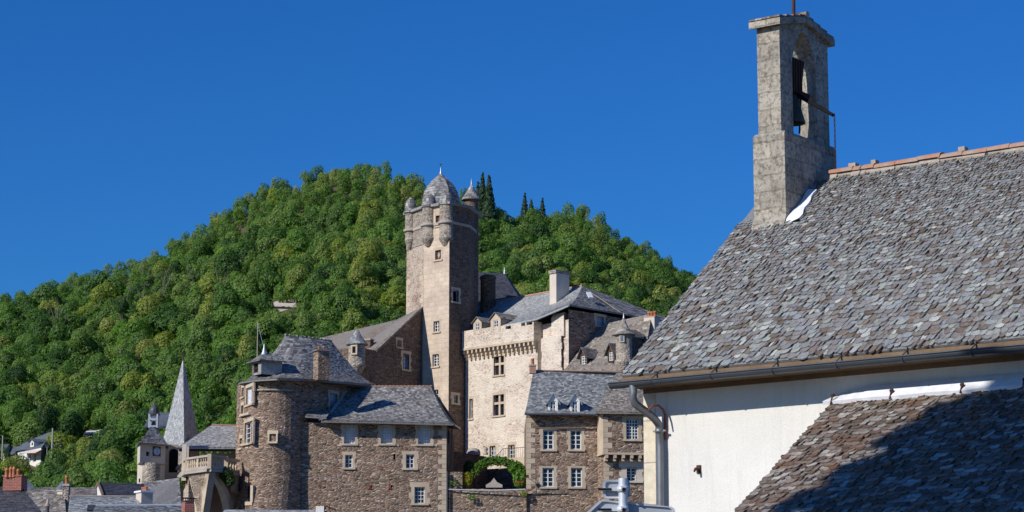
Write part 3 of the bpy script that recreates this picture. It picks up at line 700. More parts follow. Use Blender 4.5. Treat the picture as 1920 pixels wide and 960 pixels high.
for i in range(41):
    a = -.06+i*LP/40; wob = .012*sin(i*1.3)+.008*sin(i*3.1); up_ = .02+.10*min(1, i/3)
    row_ = [L0+D1*(a+(.0))+D2*.02+Z*up_, L0+D1*a-D2*.03+Z*(up_-.01), L0+D1*(a-.05)-UP*(.27+wob)+nrm_*.075, L0+D1*(a-.05)-UP*(.275+wob)+nrm_*.02]
    if prev:
        for j in range(3): mb.auto([prev[j], prev[j+1], row_[j+1], row_[j]])
    prev = row_
mb.build('flashing', 'zinc_white', pr_)
for px_ in (1576, 1686, 1818, 1935):
    w_ = on_wall(px_, 735, CW, CW+d1*3); a = (Vector(w_.xy)-Vector(L0.xy)).dot(d1)+.02; mb = MB(); mb.tube([L0+D1*a-UP*.31+pn*.05, L0+D1*(a)-UP*.20+pn*.115], .013, 6); mb.obox(L0+D1*a-UP*.19+pn*.115, D1*.022, UP*.022, pn*.018); mb.build('clip', 'iron_rust', pr_)
mb = MB(); base = O_-Z*.06; ba = Vector((O_+UP*.4).xy)
Wall(ba+d1*.25, ba+d1*(LP-.2), -.3, O_.z+.15).build(mb)
sA = Vector(L0.xy)-d2*.02+d1*.25; wl2 = Wall(sA, ba+d1*.25, -.3, O_.z+.15); wl2.build(mb); wl2.gable(mb, [(0, O_.z+.15), (wl2.L, O_.z+.15), (0, L0.z-.12)])
mb.build('wall', 'roughcast_white', porch)

# ================================================================== ROAD SIGN seen from behind
YS = 18.0
def SP(px, py, y=YS): return P(px, py, y)
p0 = SP(1168, 897); sg = thing('road_sign', (p0.x, YS, 0), 'galvanised road sign post seen from behind with two grey panels', 'road sign')
mb = MB(); rad = (SP(1177, 930).x-SP(1159.5, 930).x)/2; mb.lathe((p0.x, YS, 0), [(rad, -.2), (rad, p0.z)], 18); mb.build('post', 'galvanised', sg)
def panel(poly, y, t, name, bend=.0, lip=.022):
    mb = MB(); f = [Vector((q.x, y, q.z)) for q in poly]; b = [Vector((q.x, y-t, q.z)) for q in poly]; c = sum(f, Vector())/len(f)
    mb.auto(f[::-1]); inner = [c+(q-c)*(1-lip/max((q-c).length, .01)) for q in b]
    n = len(f)
    for i in range(n):
        j = (i+1) % n; mb.auto([f[i], f[j], b[j], b[i]], 1); mb.auto([b[i], b[j], inner[j], inner[i]], 1); ib = [inner[i]+Vector((0, t*.7, 0)), inner[j]+Vector((0, t*.7, 0))]; mb.auto([inner[i], inner[j], ib[1], ib[0]], 1)
    mb.auto([q+Vector((0, t*.7, 0)) for q in inner]); return mb.build(name, ['sign_back', 'sign_edge'], sg)
def rrect(x0, y0, x1, y1, r, y, sk=0):
    pts = []
    for cx, cy, a0 in ((x1-r, y0+r, -90), (x1-r, y1-r, 0), (x0+r, y1-r, 90), (x0+r, y0+r, 180)):
        for i in range(5): a = radians(a0+i*22.5); pts.append(SP(cx+r*cos(a), cy+r*sin(a)+sk*(cx-x0), y))
    return pts
yb = YS+rad+.02
panel(rrect(1130, 900, 1181, 935, 7, yb), yb, .025, 'small_panel')
bigp = [SP(1098, 962, yb), SP(1124, 938.5, yb), SP(1131, 938, yb), SP(1200, 943, yb), SP(1258, 950.5, yb), SP(1264, 954, yb), SP(1267, 964, yb), SP(1269, 1040, yb), SP(1098, 1040, yb)]
bigp = [SP(1075, 985, yb), *bigp[1:7], SP(1269, 1030, yb), SP(1100, 1030, yb)]
panel(bigp, yb, .025, 'large_panel')
for py_ in (917, 955):
    c = SP(1168, py_); mb = MB(); mb.lathe((c.x, YS, c.z-.022), [(rad+.001, 0), (rad+.009, 0), (rad+.009, .044), (rad+.001, .044)], 18); mb.obox((c.x-rad-.02, YS+.005, c.z), (.022, 0, 0), (0, .018, 0), (0, 0, .014)); mb.obox((c.x-rad-.065, YS+rad*.7, c.z), (.06, 0, 0), (0, .014, 0), (0, 0, .01)); mb.obox((c.x, YS-rad-.012, c.z), (.018, 0, 0), (0, .01, 0), (0, 0, .018))
    cl = mb.build('clamp', 'galvanised', sg); mb = MB(); mb.obox((c.x-rad-.10, YS+rad*.5, c.z), (.05, 0, 0), (0, .012, 0), (0, 0, .008)); mb.build('bracket', 'void', cl); mb = MB(); mb.tube([(c.x+.004, YS-rad-.04, c.z-.008), (c.x+.004, YS-rad-.005, c.z-.008)], .016, 6); mb.build('bolt', 'void', cl)
# ================================================================== CASTLE
def pz(py, Y, px=960): return P(px, py, Y).z
castle = thing('castle', P(840, 960, 186)*1.0, 'medieval castle with tall turreted tower, pale hall wing and steep slate roofs', 'castle')
CG = ground_z(0, 185)-1
# ---- tower
TS = 4.2
tv = [XY(762, 187.6+TS, 560), XY(794, 185.0+TS, 560), XY(842, 183.2+TS, 560), XY(880, 185.1+TS, 560), XY(897, 188.6+TS, 560), XY(872, 191.5+TS, 560), XY(800, 192+TS, 560)]
TZ = pz(391, 185+TS, 820)
wA, wB, wC = Wall(tv[0], tv[1], CG, TZ), Wall(tv[1], tv[2], CG, TZ), Wall(tv[2], tv[3], CG, TZ)
wB.win(817, 404, 826.5, 424, 1, 1, gm='paint_maroon', depth=.18, sw=.14, panel=True, sh=.1, name='shutter', fr=.04, fm='paint_maroon')
wB.win(816, 469, 827, 487, 1, 1, gm='paint_maroon', fm='paint_maroon', depth=.16, sw=.2, tooth=.1, panel=True, name='shutter', label='maroon tower shutter with a pale diamond')
wB.win(813, 602, 824, 622, 2, 3, sw=.14, tooth=.0, depth=.2); wB.win(811, 664, 823, 687, 2, 4, sw=.14, tooth=0, depth=.2); wB.win(809, 731, 822, 756, 2, 3, sw=.12, tooth=0, depth=.2)
wC.win(849, 544, 860, 566, 1, 1, gm='void', fm='zinc_pale', sw=.22); wC.win(850, 741, 858, 756, 2, 2, sw=.3, gm='glass')
m1 = MB(); wB.build(m1); m2 = MB(); wA.build(m2)
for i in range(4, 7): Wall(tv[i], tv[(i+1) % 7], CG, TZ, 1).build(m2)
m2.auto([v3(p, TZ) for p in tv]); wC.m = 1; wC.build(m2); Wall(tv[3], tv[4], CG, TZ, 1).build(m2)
tw = m2.build('tower', ['rubble_tower', 'rubble_dark_shade'], castle); m1.build('ashlar_face', 'ashlar', tw)  # right and back faces painted darker as the tower's shaded side
for w_ in (wB, wC): w_.windows(castle)
# pale diamond on the shutter
c = on_wall(821.5, 478, tv[1], tv[2]); mb = MB(); nn_ = v3(wB.n, 0); dd = v3(wB.d, 0); c = c-nn_*.09
for rr in (1.0,): mb.auto([c-dd*.14, c-Z*.26, c+dd*.14, c+Z*.26]); 
mb.build('shutter_diamond', 'stone_grey', tw)
# quoins on the left and middle edges
for k_, (vtx, da, db) in enumerate(((tv[1], -wA.d, wB.d), (tv[0], None, wA.d))):
    q = MB(); z_ = CG+4; i = 0
    while z_ < TZ-5.5:
        h = .45; L = .65 if i % 2 else .35
        n_ = wA.n; q.obox(v3(vtx-(wA.d*L/2 if k_ == 0 else -wA.d*L/2)+n_*.0, z_+h/2), v3(wA.d*L/2, 0), v3(n_*.02, 0), Z*(h/2-.012)); z_ += h; i += 1
    q.build('quoins', 'stone_trim', tw)
cen = sum(tv, Vector((0, 0)))/7
def band(z, h, o, name, mat, ring=tv):
    # ring grown outwards
    mb = MB(); out = [cen+(p-cen)*(1+o/(p-cen).length) for p in ring]
    mb.prism(out, z, z+h); return mb.build(name, mat, tw)
band(pz(427, 185+TS, 820), .22, .14, 'string_course', 'stone_grey')
band(TZ-.02, .2, .32, 'cornice', 'slate_grey')
def bart(c, r, pt, pb, capw, capt, Yc, mat='rubble_grey', n=18):
    z1 = TZ+.05; z0 = pz(pb, Yc, 800)
    mb = MB(); mb.lathe(v3(c, 0), [(r*.35, z0-.75), (r*.62, z0-.62), (r*.72, z0-.42), (r*.88, z0-.36), (r*1.0, z0-.2), (r*1.08, z0-.12), (r*1.08, z0), (r, z0+.02), (r, z1)], n)
    b = mb.build('corner_turret', mat, tw)
    zs = pz(427, 185+TS, 820); mb = MB(); mb.lathe(v3(c, 0), [(r+.02, zs), (r+.14, zs+.03), (r+.14, zs+.18), (r+.02, zs+.24)], n); mb.build('turret_band', 'stone_grey', b)
    zt = pz(capt, Yc, 800); H = zt-z1; mb = MB(); prof = [(capw*1.12, z1-.05), (capw*1.12, z1+.1), (capw, z1+.12), (capw*.97, z1+.12+H*.3), (capw*.84, z1+.12+H*.58), (capw*.6, z1+.12+H*.8), (capw*.3, z1+.12+H*.95), (.03, z1+.1+H)]
    for i in range(len(prof)-1):
        (r0, a), (r1, b2) = prof[i], prof[i+1]; L = sqrt((r1-r0)**2+(b2-a)**2); k_ = max(1, round(L/.2))
        for j in range(k_):
            t0, t1 = j/k_, min(1, (j+1.3)/k_); ra, rb = r0+(r1-r0)*t0, r0+(r1-r0)*t1; za, zb = a+(b2-a)*t0, a+(b2-a)*t1
            m_ = max(8, int(2*pi*capw/.22)); off = random.random()
            for g in range(m_):
                a0 = 2*pi*(g+off)/m_; a1 = 2*pi*(g+1+off)/m_; f = lambda rr, aa, zz: v3(c+Vector((cos(aa), sin(aa)))*rr, zz)
                mb.face([f(ra+.03, a0, za), f(ra+.03, a1, za), f(rb, a1, zb), f(rb, a0, zb)])
    mb.build('turret_cap', 'slate_grey', b); return b
mb = MB(); zu = pz(458, 185+TS, 790)
for i_, w_ in enumerate((wA, wC)):
    A_, B_ = w_.A+w_.n*.05, w_.B+w_.n*.05; mb = MB(); uw_ = Wall(A_, B_, zu, TZ, i_); uw_.build(mb); mb.auto([v3(w_.A, zu), v3(w_.B, zu), v3(B_, zu), v3(A_, zu)][::-1]); mb.build('upper_storey', ['rubble_grey', 'rubble_dark_shade'], tw)  # right-hand strip takes the shade-toned rubble
cB = XY(804.5, 184.75+TS, 430); bart(cB, .56, 391, 447, .56, 367, 185+TS)
bart(XY(837, 183.65+TS, 430), .56, 391, 447, .56, 362, 184+TS)
bart(XY(769.8, 186.95+TS, 430), .44, 391, 451, .48, 374, 187.4+TS)
# tall round stair turret at the right
tc = XY(883.5, 187.6+TS, 500); mb = MB(); r_ = .56; zt = pz(374, 187.6+TS, 880)
mb.lathe(v3(tc, 0), [(r_, CG), (r_, zt)], 20); st_ = mb.build('stair_turret', 'rubble_dark_shade', tw)
def cone_roof(c, prof, name, mat, parent, row=.22, n0=None, seg=None):
    mb = MB(); seg = seg or 26
    for i in range(len(prof)-1):
        (r0, a), (r1, b2) = prof[i], prof[i+1]; L = sqrt((r1-r0)**2+(b2-a)**2); k_ = max(1, round(L/row))
        for j in range(k_):
            t0, t1 = j/k_, min(1.0, (j+1.35)/k_); ra, rb = r0+(r1-r0)*t0, r0+(r1-r0)*t1; za, zb = a+(b2-a)*t0, a+(b2-a)*t1; off = random.random()
            m_ = max(6, min(seg, int(2*pi*max(ra, .1)/.22)))
            for g in range(m_):
                a0 = 2*pi*(g+off)/m_; a1 = 2*pi*(g+1+off)/m_; f = lambda rr, aa, zz: v3(Vector(c[:2])+Vector((cos(aa), sin(aa)))*rr, zz)
                mb.face([f(ra+.02, a0, za-.01), f(ra+.02, a1, za-.01), f(max(rb, .005), a1, zb), f(max(rb, .005), a0, zb)])
    mb.lathe(v3(c, 0), [(max(r-.02, .004), z) for r, z in prof], 20, caps=False); mb.lathe(v3(c, 0), [(prof[0][0], prof[0][1]-.06), (prof[0][0], prof[0][1])], 20)
    return mb.build(name, mat, parent)
ct = pz(346, 187.6+TS, 876); h_ = ct-zt
cone_roof(tc, [(.84, zt-.02), (.62, zt+h_*.22), (.44, zt+h_*.45), (.33, zt+h_*.62), (.2, zt+h_*.8), (.03, zt+h_)], 'turret_roof', 'slate_grey', st_)
mb = MB(); mb.lathe(v3(tc, ct-.12), [(.07, 0), (.05, .25), (.015, .6)], 8); mb.build('finial', 'zinc_pale', st_)
# main bell-shaped dome, eight ribs
dc = XY(826, 187.9+TS, 380); mb = MB(); z0 = TZ+.15; kx = (187.9+TS)/F
prof = [(36.5, 391), (35, 384), (33.5, 374), (31, 364), (26.5, 354), (20, 344.5), (13, 337), (6.5, 331), (2.2, 326)]
pr2 = [(a*kx*1.12, pz(b, 187.9+TS, 826)) for a, b in prof]; pr2[0] = (pr2[0][0], z0-.1)
rot = radians(-62)
for i in range(len(pr2)-1):
    (r0, a), (r1, b2) = pr2[i], pr2[i+1]; L = sqrt((r1-r0)**2+(b2-a)**2); k_ = max(1, round(L/.24))
    for g in range(8):
        for j in range(k_):
            t0, t1 = j/k_, min(1.0, (j+1.35)/k_); ra, rb = r0+(r1-r0)*t0, r0+(r1-r0)*t1; za, zb = a+(b2-a)*t0, a+(b2-a)*t1
            c0 = Vector((cos(rot+pi/4*g), sin(rot+pi/4*g))); c1 = Vector((cos(rot+pi/4*(g+1)), sin(rot+pi/4*(g+1)))); m_ = max(1, round(ra*.765/.24)); o = .5*(j % 2)
            for q_ in range(m_+1):
                s0 = max(0, min(1, (q_-o)/m_)); s1 = max(0, min(1, (q_+1-o)/m_))
                if s1-s0 < .01: continue
                f = lambda r, s, z: v3(dc+c0.lerp(c1, s)*r, z)
                mb.face([f(ra+.03, s0, za), f(ra+.03, s1, za), f(rb, s1, zb), f(rb, s0, zb)])
mb.build('dome', 'slate_grey', tw)
ft = pz(326, 187.9+TS, 826); mb = MB(); mb.lathe(v3(dc, ft-.15), [(.12, 0), (.1, .12), (.05, .35), (.02, .7)], 10); fo = mb.build('finial', 'zinc_pale', tw)
mb = MB(); mb.tube([v3(dc, ft+.4), v3(dc, ft+.95)], .015, 5); mb.obox(v3(dc, ft+.78), (.16, 0, 0), (0, .01, 0), (0, 0, .015)); mb.lathe(v3(dc, ft+.72), [(.01, 0), (.075, .06), (.01, .12)], 8); mb.build('weather_vane', 'iron_rust', fo)

# ---- left wing with the shaded gable
W0, W1 = XY(672, 183.2, 650), XY(793, 189.4, 650)
VB, VT = P(704, 656, 184.85), P(791, 575, 189.3)
gw = Wall(W0, W1, CG, pz(657, 184.85, 704)); u_ = lambda p: (Vector(p.xy)-W0).dot(gw.d)
gw.win(744.5, 638, 753, 651, 2, 2, sw=.16, tooth=.1); gw.win(756, 663, 767, 693, 2, 4, sw=.26, fm='paint_blue_grey', gm='glass_blue')
mb = MB(); gw.build(mb); gw.gable(mb, [(u_(VB), gw.z1), (gw.L, gw.z1), (gw.L, VT.z-.05), (u_(VT), VT.z-.05)])
n_ = -gw.n; bk = [W0+n_*9-gw.d*1.0, W1+n_*9]; 
Wall(bk[0], W0, CG, gw.z1).build(mb); Wall(W1, bk[1], CG, gw.z1).build(mb)
mb.build('wing_wall', 'rubble_dark_shade', castle); gw.windows(castle)
mb = MB()
VT2, VB2 = P(738, 602, 192.5), P(650, 667, 187.4); ex = v3(gw.n*.12, 0)
roof(mb, [VB2-Z*.2, VB+ex-Z*.05], [VT2, VT+ex], row=.3, wid=.3, thick=.14); mb.build('roof', 'slate_brown', castle)
mb = MB(); roof(mb, [P(600, 668, 190), P(712, 662, 189.5)], [P(604, 633, 197), P(742, 600, 194)], row=.3, wid=.3); mb.build('roof', 'slate_brown', castle)
mb = MB(); roof(mb, [P(560, 652, 196), P(606, 640, 196), P(700, 618, 195.5)], [P(604, 633, 199), P(640, 625, 199), P(742, 600, 196)], row=.3, wid=.3); mb.build('roof', 'slate_brown', castle)
mb = MB(); a = P(560, 660, 191); b = P(712, 665, 190.2); c = P(742, 603, 193.5); d = P(604, 636, 197); Wall(a.xy, b.xy, CG, a.z-.4).build(mb); Wall(d.xy+Vector((-2, 0)), a.xy, CG, a.z-.6).build(mb); mb.build('wing_wall', 'rubble_dark_shade', castle)
# small chimney stub beside the turret
chimney(castle, XY(694, 186.5, 650), Vector((.87, -.5)), Vector((.5, .87)), .55, .5, pz(662, 186.5, 690), pz(637, 186.5, 690), 'rubble_dark_shade')
t2 = XY(669, 183.2, 660); mb = MB(); zt = pz(645, 183.2, 669); zb = pz(684, 183.2, 669); r_ = .655
mb.lathe(v3(t2, 0), [(.25, zb-.75), (.45, zb-.55), (.55, zb-.3), (r_+.04, zb-.12), (r_+.04, zb), (r_, zb+.03), (r_, zt)], 20); t2o = mb.build('wing_turret', 'rubble_grey', castle)
zc = pz(615.5, 183.2, 669); cone_roof(t2, [(.84, zt-.03), (.66, zt+.18), (.33, zt+(zc-zt)*.55), (.02, zc)], 'turret_roof', 'slate_blue', t2o)
ww = Wall(XY(659.5, 182.66, 655), XY(670, 182.5, 655), zb, zt); ww.win(661.5, 649, 668, 662, 1, 1, void=True, gm='void', sw=.0)
mb = MB(); c = on_wall(664.6, 656, ww.A, ww.B); 
for s0 in (-1, 1): mb.obox(c+v3(ww.d*s0*.2, 0), v3(ww.d*.06, 0), v3(ww.n*.1, 0), Z*.3)
mb.obox(c+Z*.32, v3(ww.d*.27, 0), v3(ww.n*.1, 0), Z*.06); mb.obox(c-Z*.32, v3(ww.d*.27, 0), v3(ww.n*.12, 0), Z*.06); mb.obox(c, v3(ww.d*.14, 0), v3(ww.n*.04, 0), Z*.26, 1); mb.build('turret_window', ['stone_trim', 'void'], t2o)

# ---- main hall wing
F0, F1 = XY(873, 188.8, 700), XY(1008, 183.3, 700); CC = XY(1066, 180.9, 610); DD = XY(1166, 185.6, 610)
e1 = (F1-F0).normalized(); e2 = Vector((-e1.y, e1.x)); HZ = P(1008, 603, 183.3).z; ZC = P(1066, 577, 180.9).z
zm = P(1000, 640, 183.3).z
fw = Wall(F0, F1, CG, zm)
fw.win(926, 668, 945, 703, 2, 1, cross=True, sw=.16, tooth=0, depth=.3, fm='paint_maroon', fr=.05, name='cross_window'); fw.win(925, 740, 945, 779, 2, 1, cross=True, sw=.18, tooth=0, depth=.3, fm='paint_maroon', fr=.05, name='cross_window')
fw.win(880, 748, 886.5, 785, 1, 2, cross=False, sw=.1, tooth=0, gm='void'); fw.win(918, 836, 929, 862, 2, 3, sw=.18, tooth=0); fw.win(953, 834, 965, 861, 2, 3, sw=.18, tooth=0)
up = Wall(F0+fw.n*.42, F1+fw.n*.42, zm, HZ)
for (x0, y0, x1, y1) in ((948, 611, 958, 617), (977, 605.5, 984.5, 611), (987, 603.5, 998, 609)): up.win(x0, y0, x1, y1, 1, 1, void=True, gm='void', sw=0, depth=.3)
mb = MB(); fw.build(mb); up.build(mb)
Wall(up.B, F1, zm, HZ).build(mb); Wall(F0, up.A, zm, HZ).build(mb); mb.auto([v3(F0, zm), v3(F1, zm), v3(up.B, zm), v3(up.A, zm)])
F2 = F1+e2*.5; C0 = CC-e1*.2
Wall(F1, F2, CG, HZ).build(mb); pA = XY(1031, 182.6, 610); Wall(F2, CC-e1*((CC-F2).dot(e1))+e1*((CC-F2).dot(e1)), CG, ZC-.9).build(mb)
Dr = DD; rw = Wall(CC, Dr, CG, ZC-.1); rw.m = 1; rw.win(1119, 594, 1132, 611, 1, 1, gm='paint_blue_grey', fm='paint_blue_grey', sw=.3, panel=True); rw.build(mb); rw.windows(castle)
Bk = F0+e2*11; Wall(Dr, Dr+e2*6, CG, ZC-.3).build(mb); Wall(Dr+e2*6, Bk, CG, ZC-.3).build(mb); Wall(Bk, F0, CG, HZ-.5).build(mb)
mb.build('hall_wall', ['rubble_pale', 'rubble_brown'], castle); fw.windows(castle); up.windows(castle)
# buttress pier at the corner, ragged edges
pq = [XY(1015, 183.0, 660), XY(1053, 181.2, 660), XY(1075, 182.9, 660), XY(1040, 185, 660)]
mb = MB(); zp = P(1053, 630, 181.2).z
for i in range(26):
    z0 = CG+6+(zp-CG-6)*i/26; z1 = CG+6+(zp-CG-6)*(i+1)/26; j = random.uniform(-.06, .06); e_ = (pq[1]-pq[0]).normalized(); f_ = (pq[2]-pq[1]).normalized()
    a, b, c, d = [v3(p, z0) for p in (pq[0]+e_*random.uniform(-.08, .08), pq[1]+e_*j, pq[2]+f_*random.uniform(-.05, .05), pq[3])]; h = Z*(z1-z0)
    for s_, (p, q) in enumerate(((a, b), (b, c), (c, d), (d, a))):
        L = (q-p).length; mb.face([p, q, q+h, p+h], [(0, z0), (L, z0), (L, z1), (0, z1)], m=1 if s_ == 1 else 0)
    mb.auto([a+h, b+h, c+h, d+h]); mb.auto([d, c, b, a])
mb.hexa([v3(p, zp) for p in pq], [v3(p, zp+.08) for p in pq]); mb.build('buttress', ['rubble_pale', 'rubble_dark_shade'], castle)  # second material paints the pier's shaded side darker
mb = MB(); pq2 = [XY(1034, 182.35, 610), XY(1057, 181.1, 610), XY(1066, 181.8, 610), XY(1045, 183.5, 610)]; z_ = P(1057, 592, 181.1).z; mb.prism(pq2, zp, z_); mb.hexa([v3(p, z_) for p in pq2], [v3(p+(sum(pq2, Vector((0, 0)))/4-p)*.1+e2*.1, z_+.3) for p in pq2]); mb.build('buttress', ['rubble_pale'], castle)
# corbels
nc = 17; top = zm+.03
for i in range(nc):
    c_ = F0+e1*(.18+(fw.L-.3)*i/(nc-1)); mb = MB(); hw = .085
    for k_, (o, z0, z1) in enumerate(((.42, -.3, -.0), (.30, -.55, -.3), (.17, -.78, -.55))):
        mb.prism([c_-e1*hw-fw.n*.02, c_-e1*hw+fw.n*o, c_+e1*hw+fw.n*o, c_+e1*hw-fw.n*.02][::1] if False else [c_-e1*hw+fw.n*o, c_+e1*hw+fw.n*o, c_+e1*hw-fw.n*.02, c_-e1*hw-fw.n*.02], zm+z0, zm+z1)
    mb.build('corbel', 'stone_trim', castle)
mb = MB(); mb.prism([F0+fw.n*.47, F1+fw.n*.47+e1*.05, F1-fw.n*.02, F0-fw.n*.02], zm-.02, zm+.16); mb.build('corbel_course', 'stone_trim', castle)
# hall roof
ea = [P(864, 624, 189.6), P(940, 610, 186.0), P(1008, 597, 182.7), P(1018, 592.5, 182.2), P(1068, 571.5, 180.2)]; ri = [P(882, 574, 197), P(955, 562, 193.4), P(1045, 545.5, 189.4), P(1050, 544.5, 189.2), P(1092, 537, 187.4)]
mb = MB(); roof(mb, ea, ri, row=.27, wid=.27, bulge=-.25); hr = mb.build('roof', 'slate_pale', castle)
mb = MB(); roof(mb, [P(1068, 571.5, 180.2), P(1169, 588.5, 185.6)], [P(1092, 537, 187.4), P(1093, 537, 187.4)], row=.27, wid=.27, bulge=-.2); mb.build('hip_roof', 'slate_grey', hr)
mb = MB(); roof(mb, [P(1169, 588.5, 185.6), v3(Dr.xy+e2*7.5, P(1169, 588.5, 185.6).z), v3(Bk, P(864, 624, 189.6).z)], [P(1093, 537, 187.4), P(1093, 537, 187.4)+D2*.2, P(882, 574, 197)+D2*.1], row=.4, wid=.5); mb.build('hip_roof', 'slate_grey', hr)
mb = MB(); rr_ = MB()
pts = [p+Z*.05 for p in ri]; mb.tube(pts, .09, 6); mb.build('ridge_tiles', 'terracotta_old', hr)
mb = MB(); mb.tube([p+v3(-e2*.1, -.1) for p in ea], .075, 8); mb.build('gutter', 'zinc_pale', hr)
sk = MB(); c = P(1106, 554, 184.6); sk.obox(c, (.18, .1, 0), (-.1, .25, .25), (0, -.06, .06)); sk.build('skylight', 'zinc_white', hr)
for (x0, x1, Y, yb, yt, ya, wr) in ((887.5, 903, 188.1, 627, 604, 595, (891, 605, 899, 626)), (920, 938.5, 186.7, 622, 597, 586.5, (925, 600, 934, 622))):
    A = XY(x0, Y+.1, 610)+fw.n*.3; A = on_wall(x0, 610, F0+fw.n*.44, F1+fw.n*.44).xy; B = on_wall(x1, 610, F0+fw.n*.44, F1+fw.n*.44).xy; A = Vector(A); B = Vector(B); Ym = (A.y+B.y)/2; px = (x0+x1)/2
    dormer(castle, A, B, P(px, yb, Ym).z, P(px, yt, Ym).z, P(px, ya, Ym).z, 2.6, 'stone_trim', 'slate_brown', (*wr, 2, 3))
# hall chimney
chimney(castle, XY(1043, 186.0, 530), e1, e2, .72, 1.5, P(1043, 570, 186).z, P(1043, 512, 186).z, 'render_pale', 0, 'rubble_grey', caph=.28, capo=.09)
# dark round stack and back roof between tower and hall
sx = XY(915, 194, 540); mb = MB(); z1_ = P(915, 519, 194).z; mb.lathe(v3(sx, 0), [(.62, CG+8), (.62, z1_-.25), (.68, z1_-.2), (.66, z1_), (.45, z1_+.12), (.02, z1_+.2)], 16); mb.build('chimney', 'rubble_dark_shade', castle)
mb = MB(); roof(mb, [P(880, 575, 198), P(985, 572, 200)], [P(880, 509, 205), P(946, 513, 206)], p=1.1, row=.3, wid=.3); roof(mb, [P(985, 572, 200), P(990, 570, 210)], [P(946, 513, 206), P(947, 513, 206)], p=1.1, row=.3, wid=.3); mb.build('back_roof', 'slate_dark', castle)
mb = MB(); a, b = XY(880, 198.6, 580), XY(984, 200.5, 580); Wall(a, b, CG, pz(577, 199)).build(mb); Wall(b, b+Vector((1, 9)), CG, pz(577, 199)).build(mb); mb.build('hall_wall', 'rubble_dark_shade', castle)
mb = MB(); c = P(946, 513, 206); mb.lathe(c, [(.1, -.1), (.07, .2), (.02, .55)], 8); mb.build('finial', 'zinc_pale', castle)
# stair ledge and railing before the facade
lz = P(955, 862, 183).z; mb = MB(); mb.prism([XY(930, 182.6, 860), XY(1000, 179.8, 860), XY(1000, 182, 860)+e2*2, XY(930, 185, 860)+e2*1], CG, lz); mb.build('landing', 'stone_trim', castle)
mb = MB(); a = P(944, 841, 182.1); b = P(998, 838, 179.9); a0 = P(930, 858, 182.6)
mb.tube([a, b], .022, 5); mb.tube([a0+Z*.1, a], .022, 5)
for i in range(16): q = a.lerp(b, i/15); mb.tube([q, q-Z*.85], .011, 4)
for i in range(5): q = (a0+Z*.1).lerp(a, i/5); mb.tube([q, q-Z*.8], .011, 4)
mb.build('railing', 'zinc_dark', castle)

# ================================================================== HOUSE WITH TURRET beside the hall (right, behind)
h2 = thing('turreted_house', v3(XY(1120, 182), CG), 'stone house with long brown slate roof, two red-framed dormers and a small round turret', 'house')
mb = MB(); roof(mb, [P(1052, 700, 178.6), P(1200, 712, 174.5)], [P(1117, 611, 184.5), P(1222, 588, 180.3)], row=.28, wid=.28, p=1.0, bulge=-.2); r2 = mb.build('roof', 'slate_brown', h2)
mb = MB(); roof(mb, [P(1222, 600, 190), P(1130, 620, 192)], [P(1222, 588, 180.3), P(1117, 611, 184.5)], row=.5, wid=.5); mb.build('roof', 'slate_brown', h2)
mb = MB(); a, b = XY(1056, 179.2, 700), XY(1202, 175, 700); Wall(a, b, CG, P(1060, 703, 178.8).z).build(mb); g = Wall(XY(1122, 191), a, CG, P(1060, 703, 178.8).z); g.build(mb); mb.auto([v3(a, g.z1-.1), P(1117, 611, 184.5)-Z*.15, v3(XY(1122, 191), g.z1-.1)]); Wall(b, XY(1225, 190), CG, P(1060, 703, 178.8).z+1).build(mb); mb.build('wall', 'rubble_brown', h2)
rd = (P(1222, 588, 180.3)-P(1117, 611, 184.5)); rd = Vector(rd.xy).normalized()
for (x0, x1, yb, yt, ya, Y, wr) in ((1087.5, 1101, 685, 665, 653, 179.3, (1090, 667, 1099, 683)), (1139.5, 1153, 677, 658, 645, 178.0, (1142, 660, 1151, 676))):
    A = XY(x0, Y, 670); B = A+rd*((XY(x1, Y, 670)-A).length*1.05)
    dormer(h2, A, B, P(x0, yb, Y).z-.3, P(x0, yt, Y).z, P((x0+x1)/2, ya, Y).z, 1.5, 'iron_rust', 'slate_brown', (*wr, 2, 3), ov=.2)
tc = XY(1170, 175.6, 660); r_ = .60; zt = P(1170, 626, 175.6).z; zb = P(1170, 676, 175.6).z; mb = MB()
mb.lathe(v3(tc, 0), [(r_*.95, zb-2.2), (r_*.95, zb-.35), (r_+.1, zb-.25), (r_+.1, zb), (r_, zb+.05), (r_, zt)], 20); to = mb.build('round_turret', 'rubble_grey', h2)
zc = P(1174, 593, 175.6).z; cone_roof(tc, [(.86, zt-.05), (.6, zt+.15), (.34, zt+.5), (.16, zt+(zc-zt)*.68), (.02, zc)], 'turret_roof', 'slate_brown', to); mb = MB(); mb.lathe(v3(tc, zc-.2), [(.08, 0), (.05, .2), (.015, .45)], 8); mb.build('finial', 'zinc_pale', to)
c = v3(tc, 0)+Vector((-.18, -.56, P(1165, 637, 175.6).z)); mb = MB(); mb.obox(c, (.17, -.04, 0), (-.01, .1, 0), (0, 0, .27)); mb.obox(c+Vector((-.012, -.07, 0)), (.10, -.024, 0), (0, .05, 0), (0, 0, .19), 1); mb.build('turret_window', ['stone_trim', 'glass_blue'], to)
mb = MB(); q = [XY(1176, 176.0, 650), XY(1204, 178.0, 650), XY(1200, 181, 650), XY(1172, 179, 650)]; mb.prism(q, zb-1.5, P(1190, 628, 177).z); mb.build('wall', 'rubble_dark_shade', h2)
mb = MB(); roof(mb, [P(1174, 629, 175.5), P(1208, 633, 177.5)], [P(1178, 618, 179), P(1206, 620, 181)], row=.28, wid=.28); mb.build('roof', 'slate_brown', h2)
chimney(h2, XY(1227, 179.6, 600), Vector((.8, -.6)), Vector((.6, .8)), .95, .8, P(1220, 640, 179).z, P(1222, 594, 179.6).z, 'render_pale', 3, 'stone_grey', potr=.13, poth=.42, caph=.06, capo=.03)
